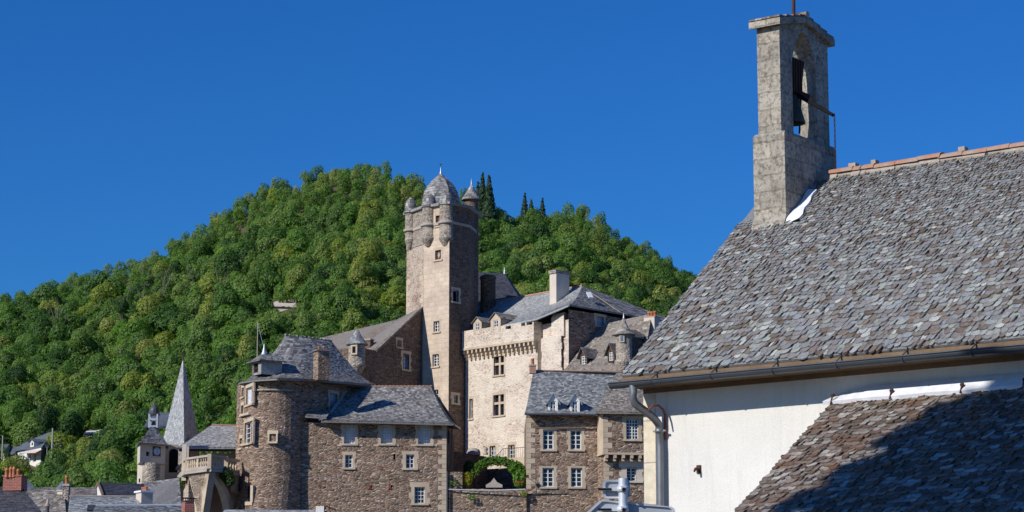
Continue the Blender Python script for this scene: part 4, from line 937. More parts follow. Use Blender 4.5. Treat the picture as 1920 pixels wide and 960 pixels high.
# ================================================================== ROUND TOWER HOUSE (front, left of centre)
FG = ground_z(0, 158)-1
rt_ = thing('round_tower_house', v3(XY(511, 161), FG), 'round tower house of brown rubble with flared slate roof, stone chimney and corner lucarne', 'house')
rc = XY(511, 161.7, 800); RR = .0357*63.5
def arc(px): 
    s = max(-1, min(1, (px-511)/63.5)); a = math.asin(s); return rc+Vector((sin(a)*RR, -cos(a)*RR))
zt = pz(714, 160.5, 520); z890 = pz(893, 160, 520)
Lb = XY(443, 163.2, 800); La = arc(476)
plan = [Lb, La]
pxs = [480, 486, 493, 500, 521, 530, 540, 550, 558, 565, 571, 574.5]
wl_ = Wall(Lb, La, z890, zt)
wl_.win(461.5, 726, 474, 758, 1, 1, sw=.16, panel=True, gm='paint_lattice', fm='paint_white', depth=.18, label='pale blue closed shutter high on the tower house')
wl_.win(458.5, 791, 473.5, 831, 2, 4, sw=.18, depth=.2, tooth=0)
wl_.win(453, 727, 457.5, 744, 1, 1, sw=.1, gm='void', fm='stone_grey'); wl_.win(452, 760, 456.5, 778, 1, 1, sw=.1, gm='void', fm='stone_grey'); wl_.win(449, 822, 454, 840, 1, 1, sw=.12, gm='void', fm='stone_grey')
walls = [wl_]; prev = La
for p in pxs:
    q_ = arc(p); walls.append(Wall(prev, q_, z890, zt)); prev = q_
walls[4].win(505, 813.5, 517.5, 828, 2, 2, sw=.14, tooth=.1, depth=.25, fm='paint_blue_grey')
walls[9].win(556, 794, 559.5, 800.5, 1, 1, void=True, gm='void', sw=.0)
e0_ = arc(574.5); U1 = XY(656, 165.6, 740); uw = Wall(arc(565), U1, z890, zt+.1); uw.win(618.5, 738, 632.5, 775, 1, 3, sw=.22, gm='paint_blue_grey', fm='paint_blue_grey', panel=True, label='grey blue shutter half hidden behind the lower slate roof')
mb = MB()
for w_ in walls: w_.build(mb)
uw.build(mb)
# battered foot
low = [Lb, La]+[arc(p) for p in pxs]; zc_ = FG
def flare(p): k_ = .5*max(0, min(1, (XY(560, 161).x-p.x)/2.5)); o = (p-rc); return p+o.normalized()*k_*1.2
u0 = 0
for i in range(len(low)-1):
    a, b = low[i], low[i+1]; L = (b-a).length
    if i == 1:    # slit window facet stays below
        pass
    ac, bc_ = flare(a), flare(b); zz = pz(960, 160)-1.5
    mb.face([v3(ac, zz), v3(bc_, zz), v3(b, z890), v3(a, z890)], [(u0, zz), (u0+L, zz), (u0+L, z890), (u0, z890)]); mb.face([v3(ac, FG), v3(bc_, FG), v3(bc_, zz), v3(ac, zz)], [(u0, FG), (u0+L, FG), (u0+L, zz), (u0, zz)]); u0 += L
bk1, bk2 = XY(650, 171), XY(450, 172)
Wall(U1, bk1, FG, zt).build(mb); Wall(bk1, bk2, FG, zt).build(mb); Wall(bk2, Lb, FG, zt).build(mb)
rwall = mb.build('wall', 'rubble_brown', rt_)
for w_ in walls+[uw]: w_.windows(rt_)
# slit window low on the tower
c = v3(flare(arc(482)), 0); zs0, zs1 = P(478, 941, 159.6).z, P(478, 912, 159.6).z; nn_ = (arc(482)-rc).normalized(); tt_ = Vector((-nn_.y, nn_.x)); mb = MB(); cc = Vector(c.xy)
cc = arc(480)+nn_*.2
mb.obox(v3(cc, (zs0+zs1)/2), v3(tt_*.13, 0), v3(nn_*.1, 0), Z*(zs1-zs0)/2, 1); mb.obox(v3(cc+tt_*.22, (zs0+zs1)/2), v3(tt_*.1, 0), v3(nn_*.16, 0), Z*(zs1-zs0)*.55); mb.obox(v3(cc, zs0-.12), v3(tt_*.28, 0), v3(nn_*.17, 0), Z*.12); mb.build('slit_window', ['stone_trim', 'void'], rwall)
# ledges
def ledge(pts, h, t, name, mat='stone_grey'):
    mb = MB()
    for (a, b) in zip(pts, pts[1:]):
        d = Vector((b-a).xy).normalized(); n = Vector((d.y, -d.x)); mb.obox((a+b)/2, (b-a)/2, v3(n*t, 0), Z*h/2)
    return mb.build(name, mat, rwall)
ledge([v3(arc(p), pz(731, 159.5, 520)) for p in (480, 488, 500, 512, 525, 540, 552)], .09, .12, 'ledge')
ledge([v3(Lb.lerp(La, .38), P(456, 778, 161.5).z), v3(La, P(476, 775, 159.8).z)], .16, .2, 'ledge', 'stone_trim'); ledge([v3(Lb.lerp(La, .42), P(458, 834, 161.5).z), v3(La, P(474, 832, 159.8).z)], .13, .16, 'ledge', 'stone_trim')
# roof
ea = [P(468, 726, 170.5), P(446, 719, 163.6), P(452, 716, 161.3), P(478, 712, 159.2), P(520, 709.5, 158.6), P(562, 710.5, 159.5), P(600, 713, 161.2), P(650, 717, 163.8), P(708, 722, 166.8)]
ri = [P(535, 630, 164.4), P(535, 630, 164.3), P(535, 630, 164.3), P(537, 630, 164.3), P(552, 631.5, 164.6), P(570, 633.5, 165.0), P(588, 635.7, 165.5), P(606, 638, 166), P(622, 640, 166.5)]
mb = MB(); roof(mb, ea, ri, p=1.55, row=.26, wid=.25, sub=3, thick=.12); rro = mb.build('roof', 'slate_grey', rt_)
mb = MB(); roof(mb, [P(708, 722, 166.8), P(700, 724, 172.5), P(468, 726, 170.5)], [P(622, 640, 166.5), P(622, 640, 166.6), P(535, 630, 164.4)], p=1.5, row=.4, wid=.4); mb.build('roof', 'slate_grey', rt_)
mb = MB(); q = [P(535, 629, 164.3).lerp(P(622, 639, 166.5), i/12) for i in range(13)]; mb.tube(q, .07, 6)
for p in q[::1]: mb.obox(p+Z*.06, (.05, 0, 0), (0, .05, 0), (0, 0, .05))
mb.build('ridge_tiles', 'slate_brown', rro)
chimney(rt_, XY(596, 160.3, 680), Vector((.92, -.39)), Vector((.39, .92)), .42, 1.0, pz(715, 160.5, 600), pz(659, 160.5, 600), 'rubble_brown', 2, 'rubble_brown', caph=.1, capo=.12, potr=.1, poth=.25) if False else None
ec1 = Vector((.94, -.34)); ec2 = Vector((.34, .94)); chimney(rt_, XY(596.5, 160.35, 680), Vector((.5, -.866)), Vector((.866, .5)), .75, .85, pz(712, 160.5, 600), pz(658, 160.5, 600), 'rubble_brown', 2, 'slate_brown', caph=.1, capo=.14, potr=.1, poth=.26)
# lucarne at the left
A, B = XY(474.5, 160.6, 690), XY(486, 159.9, 690); dn_ = (B-A).normalized(); nb = Vector((dn_.y, -dn_.x)); mb = MB(); zb_, zt_ = P(480, 703, 160.2).z, P(480, 677, 160.2).z
A2 = A-dn_*.15; B2 = B+dn_*.28
lw = Wall(A2, B2, zb_, zt_); lw.win(476, 681, 484, 699, 1, 2, sw=0, depth=.12, fm='paint_maroon', name='dormer_window'); lw.build(mb); mb.auto([v3(B2, zb_), v3(B2-nb*1.6, zb_), v3(B2-nb*1.6, zt_), v3(B2, zt_)]); mb.auto([v3(A2-nb*1.6, zb_), v3(A2, zb_), v3(A2, zt_), v3(A2-nb*1.6, zt_)]); lo = mb.build('lucarne', 'slate_grey', rt_)
g_ = MB(); (u0, u1, a, b), *_r = lw.w[0]
for p0, p1, q0, q1 in ((u0, u0+.06, a, b), (u1-.06, u1, a, b), (u0+.06, u1-.06, a, a+.06), (u0+.06, u1-.06, b-.06, b), (u0+.06, u1-.06, (a+b)/2-.025, (a+b)/2+.025)): g_.obox((lw.pt(p0, q0, -.08)+lw.pt(p1, q1, -.08))/2, v3(lw.d*(p1-p0)/2, 0), v3(lw.n*.025, 0), Z*(q1-q0)/2)
g_.face([lw.pt(u0, a, -.1), lw.pt(u1, a, -.1), lw.pt(u1, b, -.1), lw.pt(u0, b, -.1)], m=1); g_.build('window', ['iron_rust', 'void'], lo)
mb = MB(); ze = zt_-.02; ap = P(490, 663, 161).z; o = .3; a_, b_ = A2-dn_*o+nb*o, B2+dn_*o+nb*o; ab, bb = a_-nb*2.1, b_-nb*2.1; m_ = (A2+B2)/2-nb*.55
roof(mb, [v3(a_, ze), v3(b_, ze), v3(bb, ze)], [v3(m_, ap), v3(m_+nb*.02, ap), v3(m_-nb*1.3, ap)], p=1.3, row=.2, wid=.2, lift=.02, thick=.06); roof(mb, [v3(ab, ze), v3(a_, ze)], [v3(m_-nb*1.3, ap), v3(m_, ap)], p=1.3, row=.2, wid=.2, lift=.02, thick=.06); mb.build('lucarne_roof', 'slate_grey', lo)
mb = MB(); mb.lathe(v3(m_, ap-.15), [(.22, 0), (.14, .2), (.06, .45), (.02, .75)], 10); mb.build('finial', 'zinc_pale', lo)

# ================================================================== LONG HOUSE (front, centre)
lh = thing('long_stone_house', v3(XY(700, 161), FG), 'long brown rubble house with three white lattice windows under a flared slate roof', 'house')
HA, HB = XY(566, 160.75, 860), XY(837, 161.7, 860); zt = P(700, 793, 161).z; fw2 = Wall(HA, HB, FG, zt)
for x0, y0, x1, y1, lb in ((645, 796.5, 666, 832, None), (714, 796.5, 736, 832, None), (784, 796.5, 807, 833, None)):
    fw2.win(x0, y0, x1, y1, 4, 6, gm='paint_lattice', fm='paint_white', sw=.22, tooth=.25, depth=.3, fr=.07, mu=.075, panel=True, lh=.02, lint=.4)
fw2.win(647, 853, 661, 877, 2, 3, sw=.22, tooth=.3); fw2.win(761, 852, 776.5, 878, 2, 3, sw=.28, tooth=.3); fw2.win(777, 913, 796.5, 944, 3, 4, sw=.3, tooth=.5, lh=.32); fw2.win(737.5, 851, 741.5, 862, 1, 1, void=True, gm='void', sw=0)
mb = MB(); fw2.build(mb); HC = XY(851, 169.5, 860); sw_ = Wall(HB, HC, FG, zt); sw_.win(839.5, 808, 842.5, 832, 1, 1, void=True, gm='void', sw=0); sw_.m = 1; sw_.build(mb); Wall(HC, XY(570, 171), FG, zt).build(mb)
lwall = mb.build('wall', ['rubble_brown', 'rubble_dark_shade'], lh); fw2.windows(lh); sw_.windows(lh)  # end wall carries its shade in the darker rubble
q = MB(); z_ = FG+2; i = 0
while z_ < zt-.4:
    L = .55 if i % 2 else .3; h = random.uniform(.26, .36); q.obox(v3(HB-fw2.d*L/2+fw2.n*.0, z_+h/2), v3(fw2.d*L/2, 0), v3(fw2.n*.015, 0), Z*(h/2-.01)); z_ += h; i += 1
q.build('quoins', 'stone_trim', lwall)
mb = MB()
for x0, x1 in ((632, 680), (700, 748), (770, 820)): a = on_wall(x0, 835, HA, HB); b = on_wall(x1, 835, HA, HB); mb.obox((a+b)/2, (b-a)/2, v3(fw2.n*.03, 0), Z*.06)
mb.build('sill_course', 'stone_trim', lwall)
for px_ in (693, 731):
    c = on_wall(px_, 913, HA, HB)
    mb = MB()
    for s in (-1, 1): mb.obox(c+v3(fw2.n*.03, 0), v3(fw2.d*.03, 0)*1, v3(fw2.n*.02, 0), Vector((s*.0, 0, .17))); 
    mb.tube([c+v3(fw2.d*-.1+fw2.n*.03, -.16), c+v3(fw2.n*.05, 0), c+v3(fw2.d*.1+fw2.n*.03, .16)], .03, 5); mb.tube([c+v3(fw2.d*.1+fw2.n*.03, -.16), c+v3(fw2.n*.05, 0), c+v3(fw2.d*-.1+fw2.n*.03, .16)], .03, 5)
    mb.build('wall_anchor', 'rust_red', lwall)
ea = [P(602, 789, 160.1), P(700, 790.5, 160.4), P(850, 794.5, 161.0)]; ri = [P(655, 725.5, 166), P(720, 725.5, 166.2), P(808, 725.5, 166.5)]
mb = MB(); roof(mb, ea, ri, p=1.35, row=.26, wid=.25, thick=.12); lr = mb.build('roof', 'slate_grey', lh)
mb = MB(); roof(mb, [P(850, 794.5, 161.0), P(862, 802, 171)], [P(808, 725.5, 166.5), P(809, 725.5, 166.6)], p=1.45, row=.26, wid=.25, thick=.12); mb.build('hip_roof', 'slate_grey', lr)
mb = MB(); roof(mb, [P(862, 802, 171), P(640, 790, 172)], [P(809, 725.5, 166.6), P(655, 725.5, 166)], row=.5, wid=.5); mb.build('hip_roof', 'slate_grey', lr)
mb = MB(); q = [P(655, 724.6, 166).lerp(P(808, 724.6, 166.5), i/22) for i in range(23)]; mb.tube(q, .06, 5)
for p in q: mb.obox(p+Z*.05, (.06, 0, 0), (0, .05, 0), (0, 0, .035))
mb.build('ridge_tiles', 'terracotta_old', lr)
mb = MB(); 
def rfl(t): a = ea[0].lerp(ri[0], t); a.z = ea[0].z+(ri[0].z-ea[0].z)*t**1.35; return a
q = [rfl(i/8)+Z*.08 for i in range(9)]
for a, b in zip(q, q[1:]): mb.auto([a-Vector((.16, 0, 0)), a+Vector((.1, 0, 0)), b+Vector((.1, 0, 0)), b-Vector((.16, 0, 0))]); mb.auto([a-Vector((.16, 0, .12)), a-Vector((.16, 0, 0)), b-Vector((.16, 0, 0)), b-Vector((.16, 0, .12))])
mb.build('flashing', 'zinc_pale', lr)
mb = MB(); roof(mb, [P(572, 780, 160.3), P(612, 783, 160.3)], [P(578, 771, 161.6), P(620, 770, 161.8)], row=.2, wid=.25); mb.build('step_roof', 'slate_grey', lr)
mb = MB(); mb.tube([P(852, 797, 161.2), P(848, 806, 161.9), P(846.5, 815, 162.0), P(846.5, 880, 162)], .05, 6); mb.tube([P(850, 796, 161.0), P(862, 803, 170.5)], .07, 6); mb.build('downpipe', 'zinc_dark', lh)

# ================================================================== GARDEN WALL, garden and plants
gwt = thing('retaining_wall', v3(XY(910, 162), FG), 'rubble garden retaining wall with a grey pipe rail along its top', 'wall')
GA, GB = XY(837.2, 161.85, 900), XY(1122, 162.3, 900); ztop = P(910, 917, 162).z; mb = MB(); w_ = Wall(GA, GB, FG, ztop); w_.build(mb); mb.auto([v3(GA, ztop), v3(GB, ztop), v3(GB+Vector((0, .6)), ztop), v3(GA+Vector((0, .6)), ztop)])
pa, pb = GA, XY(867, 162.0, 900); zpl = P(850, 885, 162).z; mb.prism([pa-Vector((0, .004)), pb-Vector((0, .004)), pb+Vector((0, .7)), pa+Vector((0, .7))], ztop, zpl); gw_ = mb.build('wall', 'rubble_brown', gwt)
mb = MB(); mb.tube([P(839, 917.5, 161.7), P(880, 919, 161.7), P(930, 919.5, 161.7), P(985, 917.5, 161.6)], .045, 7); mb.build('pipe_rail', 'galvanised', gwt)
mb = MB(); mb.tube([P(838.5, 884, 161.65), P(838.5, 930, 161.65), v3(P(838.5, 930, 161.65).xy, FG)], .06, 8); mb.build('downpipe', 'zinc_dark', gwt)
gt_ = ztop-.25; mb = MB(); mb.prism([GA+Vector((.0, .6)), XY(1000, 162.6, 900), XY(1000, 180, 900), XY(837, 182, 900)], FG, gt_); tb = mb.build('garden_terrace', 'ground'); tb['kind'] = 'structure'
cw_ = thing('courtyard_wall', v3(XY(880, 172), gt_), 'shaded brown rubble courtyard wall behind the garden arbour', 'wall')
mb = MB(); w_ = Wall(XY(846, 170.0, 880), XY(914, 174.5, 880), gt_-1, P(880, 851, 172).z); w_.build(mb); a, b = w_.A, w_.B; mb.prism([a, b, b+Vector((-.3, .45)), a+Vector((-.3, .45))], w_.z1-.02, w_.z1+.02); w2_ = Wall(b, XY(1000, 172.5, 880), gt_-1, P(950, 876, 173).z); w2_.build(mb); mb.build('wall', 'rubble_dark_shade', cw_)
mb = MB(); mb.lathe(P(911, 850, 174.3), [(.16, -.1), (.16, .05), (.08, .1), (.15, .25), (.15, .36), (.05, .48)], 10); mb.build('stone_urn', 'stone_grey', cw_)
mb = MB(); c = P(888, 851, 173.2); mb.lathe(c, [(.5, -.1), (.5, .12), (.42, .3), (.2, .4)], 12); mb.build('stone_coping', 'stone_grey', cw_)
def leaves(mb, pts_fn, n, size, up=.4):
    for _ in range(n):
        c, nrm = pts_fn(); nrm = (nrm+Vector((random.gauss(0, .5), random.gauss(0, .5), random.gauss(up, .5)))).normalized(); a = nrm.orthogonal().normalized(); b = nrm.cross(a); t = random.uniform(0, 6.28); a, b = a*cos(t)+b*sin(t), b*cos(t)-a*sin(t); s = size*random.uniform(.6, 1.4)
        mb.face([c-a*s-b*s*.2, c-b*s*.75, c+a*s-b*s*.1, c+b*s*.75])
def blob(c, r):
    c = Vector(c)
    def f():
        d = Vector((random.gauss(0, 1), random.gauss(0, 1), random.gauss(0, 1))).normalized(); k_ = random.uniform(.78, 1.05)+.12*noise.noise(d*2.2+c); return c+Vector((d.x*r[0], d.y*r[1], d.z*r[2]))*k_, d
    return f
def shrub(name, label, cat, c, r, n, size, mat, group=None, stem=True):
    o = thing(name, (c[0], c[1], c[2]-r[2]), label, cat, group); mb = MB(); leaves(mb, blob(c, r), n, size); mb.build('foliage', mat, o)
    mb = MB(); mb.tube([(c[0], c[1], c[2]-r[2]-.3), (c[0], c[1], c[2])], [.07, .03], 6); mb.build('stem', 'bark', o); return o
c = P(880, 878, 164.2); shrub('shrub', 'rounded dark green shrub behind the yellow bush on the terrace', 'shrub', c, (.42, .4, .5), 500, .07, 'leaf_dark')
c = P(876, 899, 162.45); shrub('shrub', 'clipped yellow green bush at the left of the garden terrace', 'shrub', c, (.36, .36, .48), 700, .05, 'leaf_yellow')
ar = thing('garden_arbour', P(935, 915, 163), 'green vine trained over an arched garden arbour on the terrace', 'arbour'); mb = MB(); mf = MB(); Ya = 162.95
pc = [(889, 912), (890, 895), (896, 880), (910, 870), (930, 866), (950, 868), (962, 878), (970, 893), (973, 912)]
ap_ = [P(x, y, Ya) for x, y in pc]; mf.tube(ap_, .04, 5); mf.tube([p+Vector((0, .6, 0)) for p in ap_], .04, 5); mf.build('arch_frame', 'iron_rust', ar)
def arfn():
    i = random.choice((1, 2, 2, 3, 3, 3, 4, 4, 4, 5, 5, 5, 6, 6, 6, 7)); p = ap_[i].lerp(ap_[min(i+1, 8)], random.random()); t = (ap_[min(i+1, 8)]-ap_[i]).normalized(); d = Vector((-t.z, 0, t.x)); d = d if d.z > -.2 else -d
    k_ = random.uniform(-.12, .38); return p+d*k_+Vector((random.gauss(0, .08), random.uniform(-.1, .7), random.gauss(0, .08))), d+Vector((0, -.5, 0))
leaves(mb, arfn, 2300, .09)
leaves(mb, blob(P(975, 892, 163.2), (.5, .4, .8)), 800, .09); leaves(mb, blob(P(966, 876, 163.2), (.55, .4, .4)), 500, .09); mb.build('foliage', 'leaf_bright', ar)
fl = thing('flower_plant', P(973, 914, 162.9), 'low plant with red flowers at the right end of the terrace wall', 'flowers'); mb = MB(); leaves(mb, blob(P(972, 908, 162.8), (.3, .2, .18)), 160, .05); mb.build('foliage', 'leaf_bright', fl); mb = MB(); leaves(mb, blob(P(972, 905, 162.7), (.3, .2, .14)), 60, .05); mb.build('blossom', 'flower_red', fl)
for px_, py_, lb in ((853, 905, 'small weed growing on the pillar left of the terrace'), (981, 925, 'small green tuft in the wall near the stone house'), (884, 932, 'green weeds rooted midway in the retaining wall')):
    c = P(px_, py_, 161.6); o = thing('wall_plant', c, lb, 'plant'); mb = MB(); leaves(mb, blob(c, (.28, .12, .25)), 130, .05); mb.build('foliage', 'leaf_tree', o)
st2 = thing('stone_gable_ornament', P(924, 914, 162.7), 'small pointed pale stone slab standing under the arbour', 'stone ornament'); mb = MB(); b = [P(911, 914, 162.7), P(942, 914, 162.7), P(942, 909, 162.7), P(932, 904, 162.7), P(926, 896, 162.7), P(920, 904, 162.7), P(911, 909, 162.7)]; mb.auto(b); mb.auto([p+Vector((0, .15, 0)) for p in b][::-1])
for i in range(7): p, q = b[i], b[(i+1) % 7]; dy = Vector((0, .15, 0)); mb.auto([q, p, p+dy, q+dy])
mb.build('slab', 'stone_grey', st2)

# ================================================================== RIGHT STONE HOUSE
sh = thing('stone_house', v3(XY(1060, 162), FG), 'brown rubble house with tall casements, two zinc dormers and a corbelled side bay', 'house')
SA, SB_ = XY(987, 161.9, 860), XY(1122, 162.35, 860); zt = P(1050, 777, 162).z; w3 = Wall(SA, SB_, ztop-.3, zt)
for r in ((1018, 806, 1038.5, 843), (1069.5, 806, 1090.5, 843), (1017, 877, 1038.5, 913), (1070.5, 877, 1092, 913)): w3.win(*r, 2, 4, sw=.24, tooth=.3, depth=.2, fr=.075, mu=.045, lh=.1)
mb = MB(); w3.build(mb); lc = XY(983, 172, 860); Wall(lc, SA, FG, zt).build(mb)
BX = XY(1131, 160.75, 800); BL = XY(1120, 162.3, 800); BR = XY(1232, 161.3, 800); zc3 = P(1150, 852, 160.8).z; zb3 = P(1150, 774, 160.9).z
bl = Wall(BL, BX, zc3, zb3); bf = Wall(BX, BR, zc3, zb3); bf.win(1174, 786, 1197.5, 824, 4, 6, sw=.26, tooth=.2, depth=.2, fm='paint_white', mu=.045)
b2 = [BL, XY(1133, 161.35, 860), XY(1232, 161.85, 860)]; lf = Wall(b2[1], b2[2], FG, zc3+.1); lf.win(1175, 876.5, 1193.5, 902, 2, 4, sw=.5, tooth=.15, depth=.3, sm='render_pale', lh=.5); Wall(b2[0], b2[1], FG, zc3+.1).build(mb)
bl.build(mb); bf.build(mb); lf.build(mb); mb.auto([v3(BL, zc3), v3(BX, zc3), v3(BR, zc3), v3(BR+Vector((0, 3)), zc3)][::-1])
Wall(BR, XY(1235, 172), FG, zt).build(mb); Wall(XY(1235, 172), lc, FG, zt).build(mb)
swl = mb.build('wall', 'rubble_brown', sh); [x.windows(sh) for x in (w3, bf, lf)]
for vtx, wd, zl, zh, sg_ in ((SA, w3, ztop, zt, 1), (BX, bf, zc3+.1, zb3, 1), (b2[1], lf, FG+2, zc3-.35, 1)):
    q = MB(); z_ = zl; i = 0
    while z_ < zh-.35:
        L = .62 if i % 2 else .34; h = random.uniform(.28, .4); q.obox(v3(vtx+wd.d*(L/2-.015), z_+h/2), v3(wd.d*L/2, 0), v3(wd.n*.016, 0), Z*(h/2-.008)); z_ += h; i += 1
    q.build('quoins', 'stone_trim', swl)
q = MB(); q.obox(v3((BL+BX)/2, (zc3+zb3)/2), v3((BX-BL)/2*.98, 0), v3(bl.n*.012, 0), Z*(zb3-zc3)/2*.98)
q.build('bay_corner', 'stone_trim', swl)
for i in range(7):
    t = .06+i*.155; c = BX.lerp(BR, t); mb = MB()
    if t > .99: break
    mb.obox(v3(c-bf.n*.25, zc3-.12), v3(bf.d*.10, 0), v3(bf.n*.3, 0), Z*.12); mb.obox(v3(c-bf.n*.33, zc3-.33), v3(bf.d*.10, 0), v3(bf.n*.2, 0), Z*.1); mb.build('corbel', 'stone_trim', swl)
mb = MB(); mb.obox(v3((BX+BR)/2+bf.n*.02, zc3+.06), v3((BR-BX)/2, 0), v3(bf.n*.05, 0), Z*.07); mb.obox(v3((BL+BX)/2, zc3+.06), v3((BX-BL)/2, 0), v3(bl.n*.05, 0), Z*.068); mb.build('string_course', 'stone_trim', swl)
mb = MB(); a, b = on_wall(1004, 802, SA, SB_), on_wall(1098, 803, SA, SB_); mb.obox((a+b)/2, (b-a)/2, v3(w3.n*.035, 0), Z*.05); mb.build('lintel_course', 'wood_brown', swl)
ea = [P(983.5, 775, 161.2), P(1060, 775.5, 161.5), P(1136, 777, 161.8)]; ri = [P(1000, 695.5, 167), P(1080, 696.5, 167.4), P(1170, 698, 167.7)]
mb = MB(); roof(mb, ea, ri, p=1.25, row=.25, wid=.25, thick=.1, bulge=.12); sr = mb.build('roof', 'slate_blue', sh)
mb = MB(); roof(mb, [P(1117, 773, 162), P(1117.5, 772, 160.4), P(1180, 773, 160.4), P(1240, 774, 160.9)], [P(1156, 699, 167), P(1157, 699, 166.9), P(1185, 699, 166.9), P(1240, 700, 167.3)], p=1.3, row=.25, wid=.25, thick=.12, bulge=.25); mb.build('bay_roof', 'slate_brown', sr)
mb = MB(); roof(mb, [P(1240, 776, 174), P(985, 775, 174)], [P(1240, 700, 167.3), P(1000, 695.5, 167)], row=.5, wid=.5); mb.build('roof', 'slate_blue', sh)
mb = MB(); q = [P(1000, 694.5, 167).lerp(P(1170, 697, 167.7), i/20) for i in range(21)]; mb.tube(q, .05, 5); mb.build('ridge_tiles', 'terracotta_old', sr)
mb = MB(); mb.tube([P(984, 777, 161.0), P(1060, 777.5, 161.3), P(1118, 778.5, 161.6)], .055, 6); mb.build('gutter', 'zinc_dark', sr)
for x0, x1, xa in ((1028.5, 1046, 1037), (1069.5, 1087, 1078.5)):
    A, B = XY(x0, 162.0, 760), XY(x1, 162.05, 760); dormer(sh, A, B, P(xa, 776, 162).z, P(xa, 752, 162).z, P(xa, 738, 162).z, 2.2, 'paint_white', 'zinc_pale', (x0+3.2, 752, x1-3.6, 774, 2, 3), ov=.16)
chimney(sh, XY(1005, 166.6, 690), Vector((1, .1)).normalized(), Vector((-.1, 1)).normalized(), .42, .5, P(1000, 700, 166.6).z, P(1000, 686, 166.6).z, 'terracotta_old', 1, 'stone_grey', potr=.11, poth=.45)
ab_ = MB(); a = on_wall(989, 895, SA, SB_); ab_.tube([a, a+Vector((-.0, -.5, .05))], .02, 5); ab_.obox(a+Vector((.0, -.55, .02)), (.09, 0, 0), (0, .09, 0), (0, 0, .1)); ab_.build('wall_lamp', 'iron_rust', sh)
# ================================================================== LEFT: BALUSTRADED TERRACE, HALL, SPIRE, CLOCK TOWER
LG = ground_z(0, 155)-1
bt = thing('balustrade_terrace', v3(XY(393, 155), LG), 'stone terrace with balustrade carried on a corner arch beside the round tower', 'terrace')
tp = [(333, 162.0, 878, 899), (341, 161.0, 867, 893), (351, 160.0, 859, 886), (393, 157.95, 851.5, 875.5), (423, 158.95, 852, 876), (424.5, 160.2, 851, 875), (447, 161.5, 846, 871)]
tops = [P(a, c, b) for a, b, c, d in tp]; bots = [P(a, d, b) for a, b, c, d in tp]
zfl = P(393, 878, 157.95).z; zra = P(393, 853, 157.95).z
T = [v3(p.xy, 0) for p in tops]
floor_ = MB(); fp = [Vector(p.xy) for p in tops]+[XY(447, 162.6), XY(335, 163.8)]
floor_.prism(fp, zfl-.22, zfl-.02); 
rail = MB(); base = MB()
def beam(mb, a, b, w_, h):
    d = Vector((b-a).xy).normalized(); n = Vector((d.y, -d.x)); mb.obox((a+b)/2, (b-a)/2, v3(n*w_, 0), Z*h)
zr = [P(a, c, b).z for a, b, c, d in tp]; zr = [min(z, zra+.05) if i < 3 else zra for i, z in enumerate(zr)]
for i in range(len(fp)-3):
    a, b = Vector(tops[i].xy), Vector(tops[i+1].xy)
    if (b-a).length < .3 and i == 4: continue
    beam(rail, v3(a, zr[i]-.06), v3(b, zr[i+1]-.06), .14, .07); beam(base, v3(a, zfl+.06-(zra-zr[i])), v3(b, zfl+.06-(zra-zr[i+1])), .15, .1)
    beam(floor_, v3(a, zfl-.14-(zra-zr[i])), v3(b, zfl-.14-(zra-zr[i+1])), .2, .08)
terr = floor_.build('terrace_slab', 'stone_grey', bt); ra = rail.build('handrail', 'stone_grey', bt); base.build('plinth', 'stone_grey', bt)
# pedestals and balusters
segs = [(0, 1, 2), (1, 2, 2), (2, 3, 10), (3, 4, 4), (5, 6, 4)]
bal = MB(); hb = zra-zfl-.3; bal.lathe((0, 0, 0), [(.06, 0), (.06, .04), (.04, .07), (.095, .2), (.085, .3), (.04, hb*.62), (.035, hb*.75), (.06, hb*.93), (.06, hb)], 9)
proto = None
for i, j, n in segs:
    a, b = Vector(tops[i].xy), Vector(tops[j].xy)
    for k_ in range(n):
        t = (k_+.75)/(n+.5); c = a.lerp(b, t); dz = (zra-zr[i])+((zra-zr[j])-(zra-zr[i]))*t
        if proto is None:
            proto = bal.build('baluster', 'stone_trim'); proto.parent = bt; o = proto
        else: o = proto.copy(); COL.objects.link(o)
        o.location = Vector((c.x, c.y, zfl+.15-dz))-ORG[bt.name]
for i in (2, 3, 5):
    c = Vector(tops[i].xy); mb = MB(); mb.obox(v3(c, (zfl+zra)/2+.02), (.13, 0, 0), (0, .13, 0), (0, 0, (zra-zfl)/2+.05)); mb.build('pedestal', 'stone_trim', bt)
mb = MB(); c = fp[2].lerp(fp[3], .5); mb.obox(v3(c, (zfl+zra)/2), v3((fp[3]-fp[2]).normalized()*.1, 0), (.03, .12, 0), (0, 0, (zra-zfl)/2-.05)); mb.build('pedestal', 'stone_trim', bt)
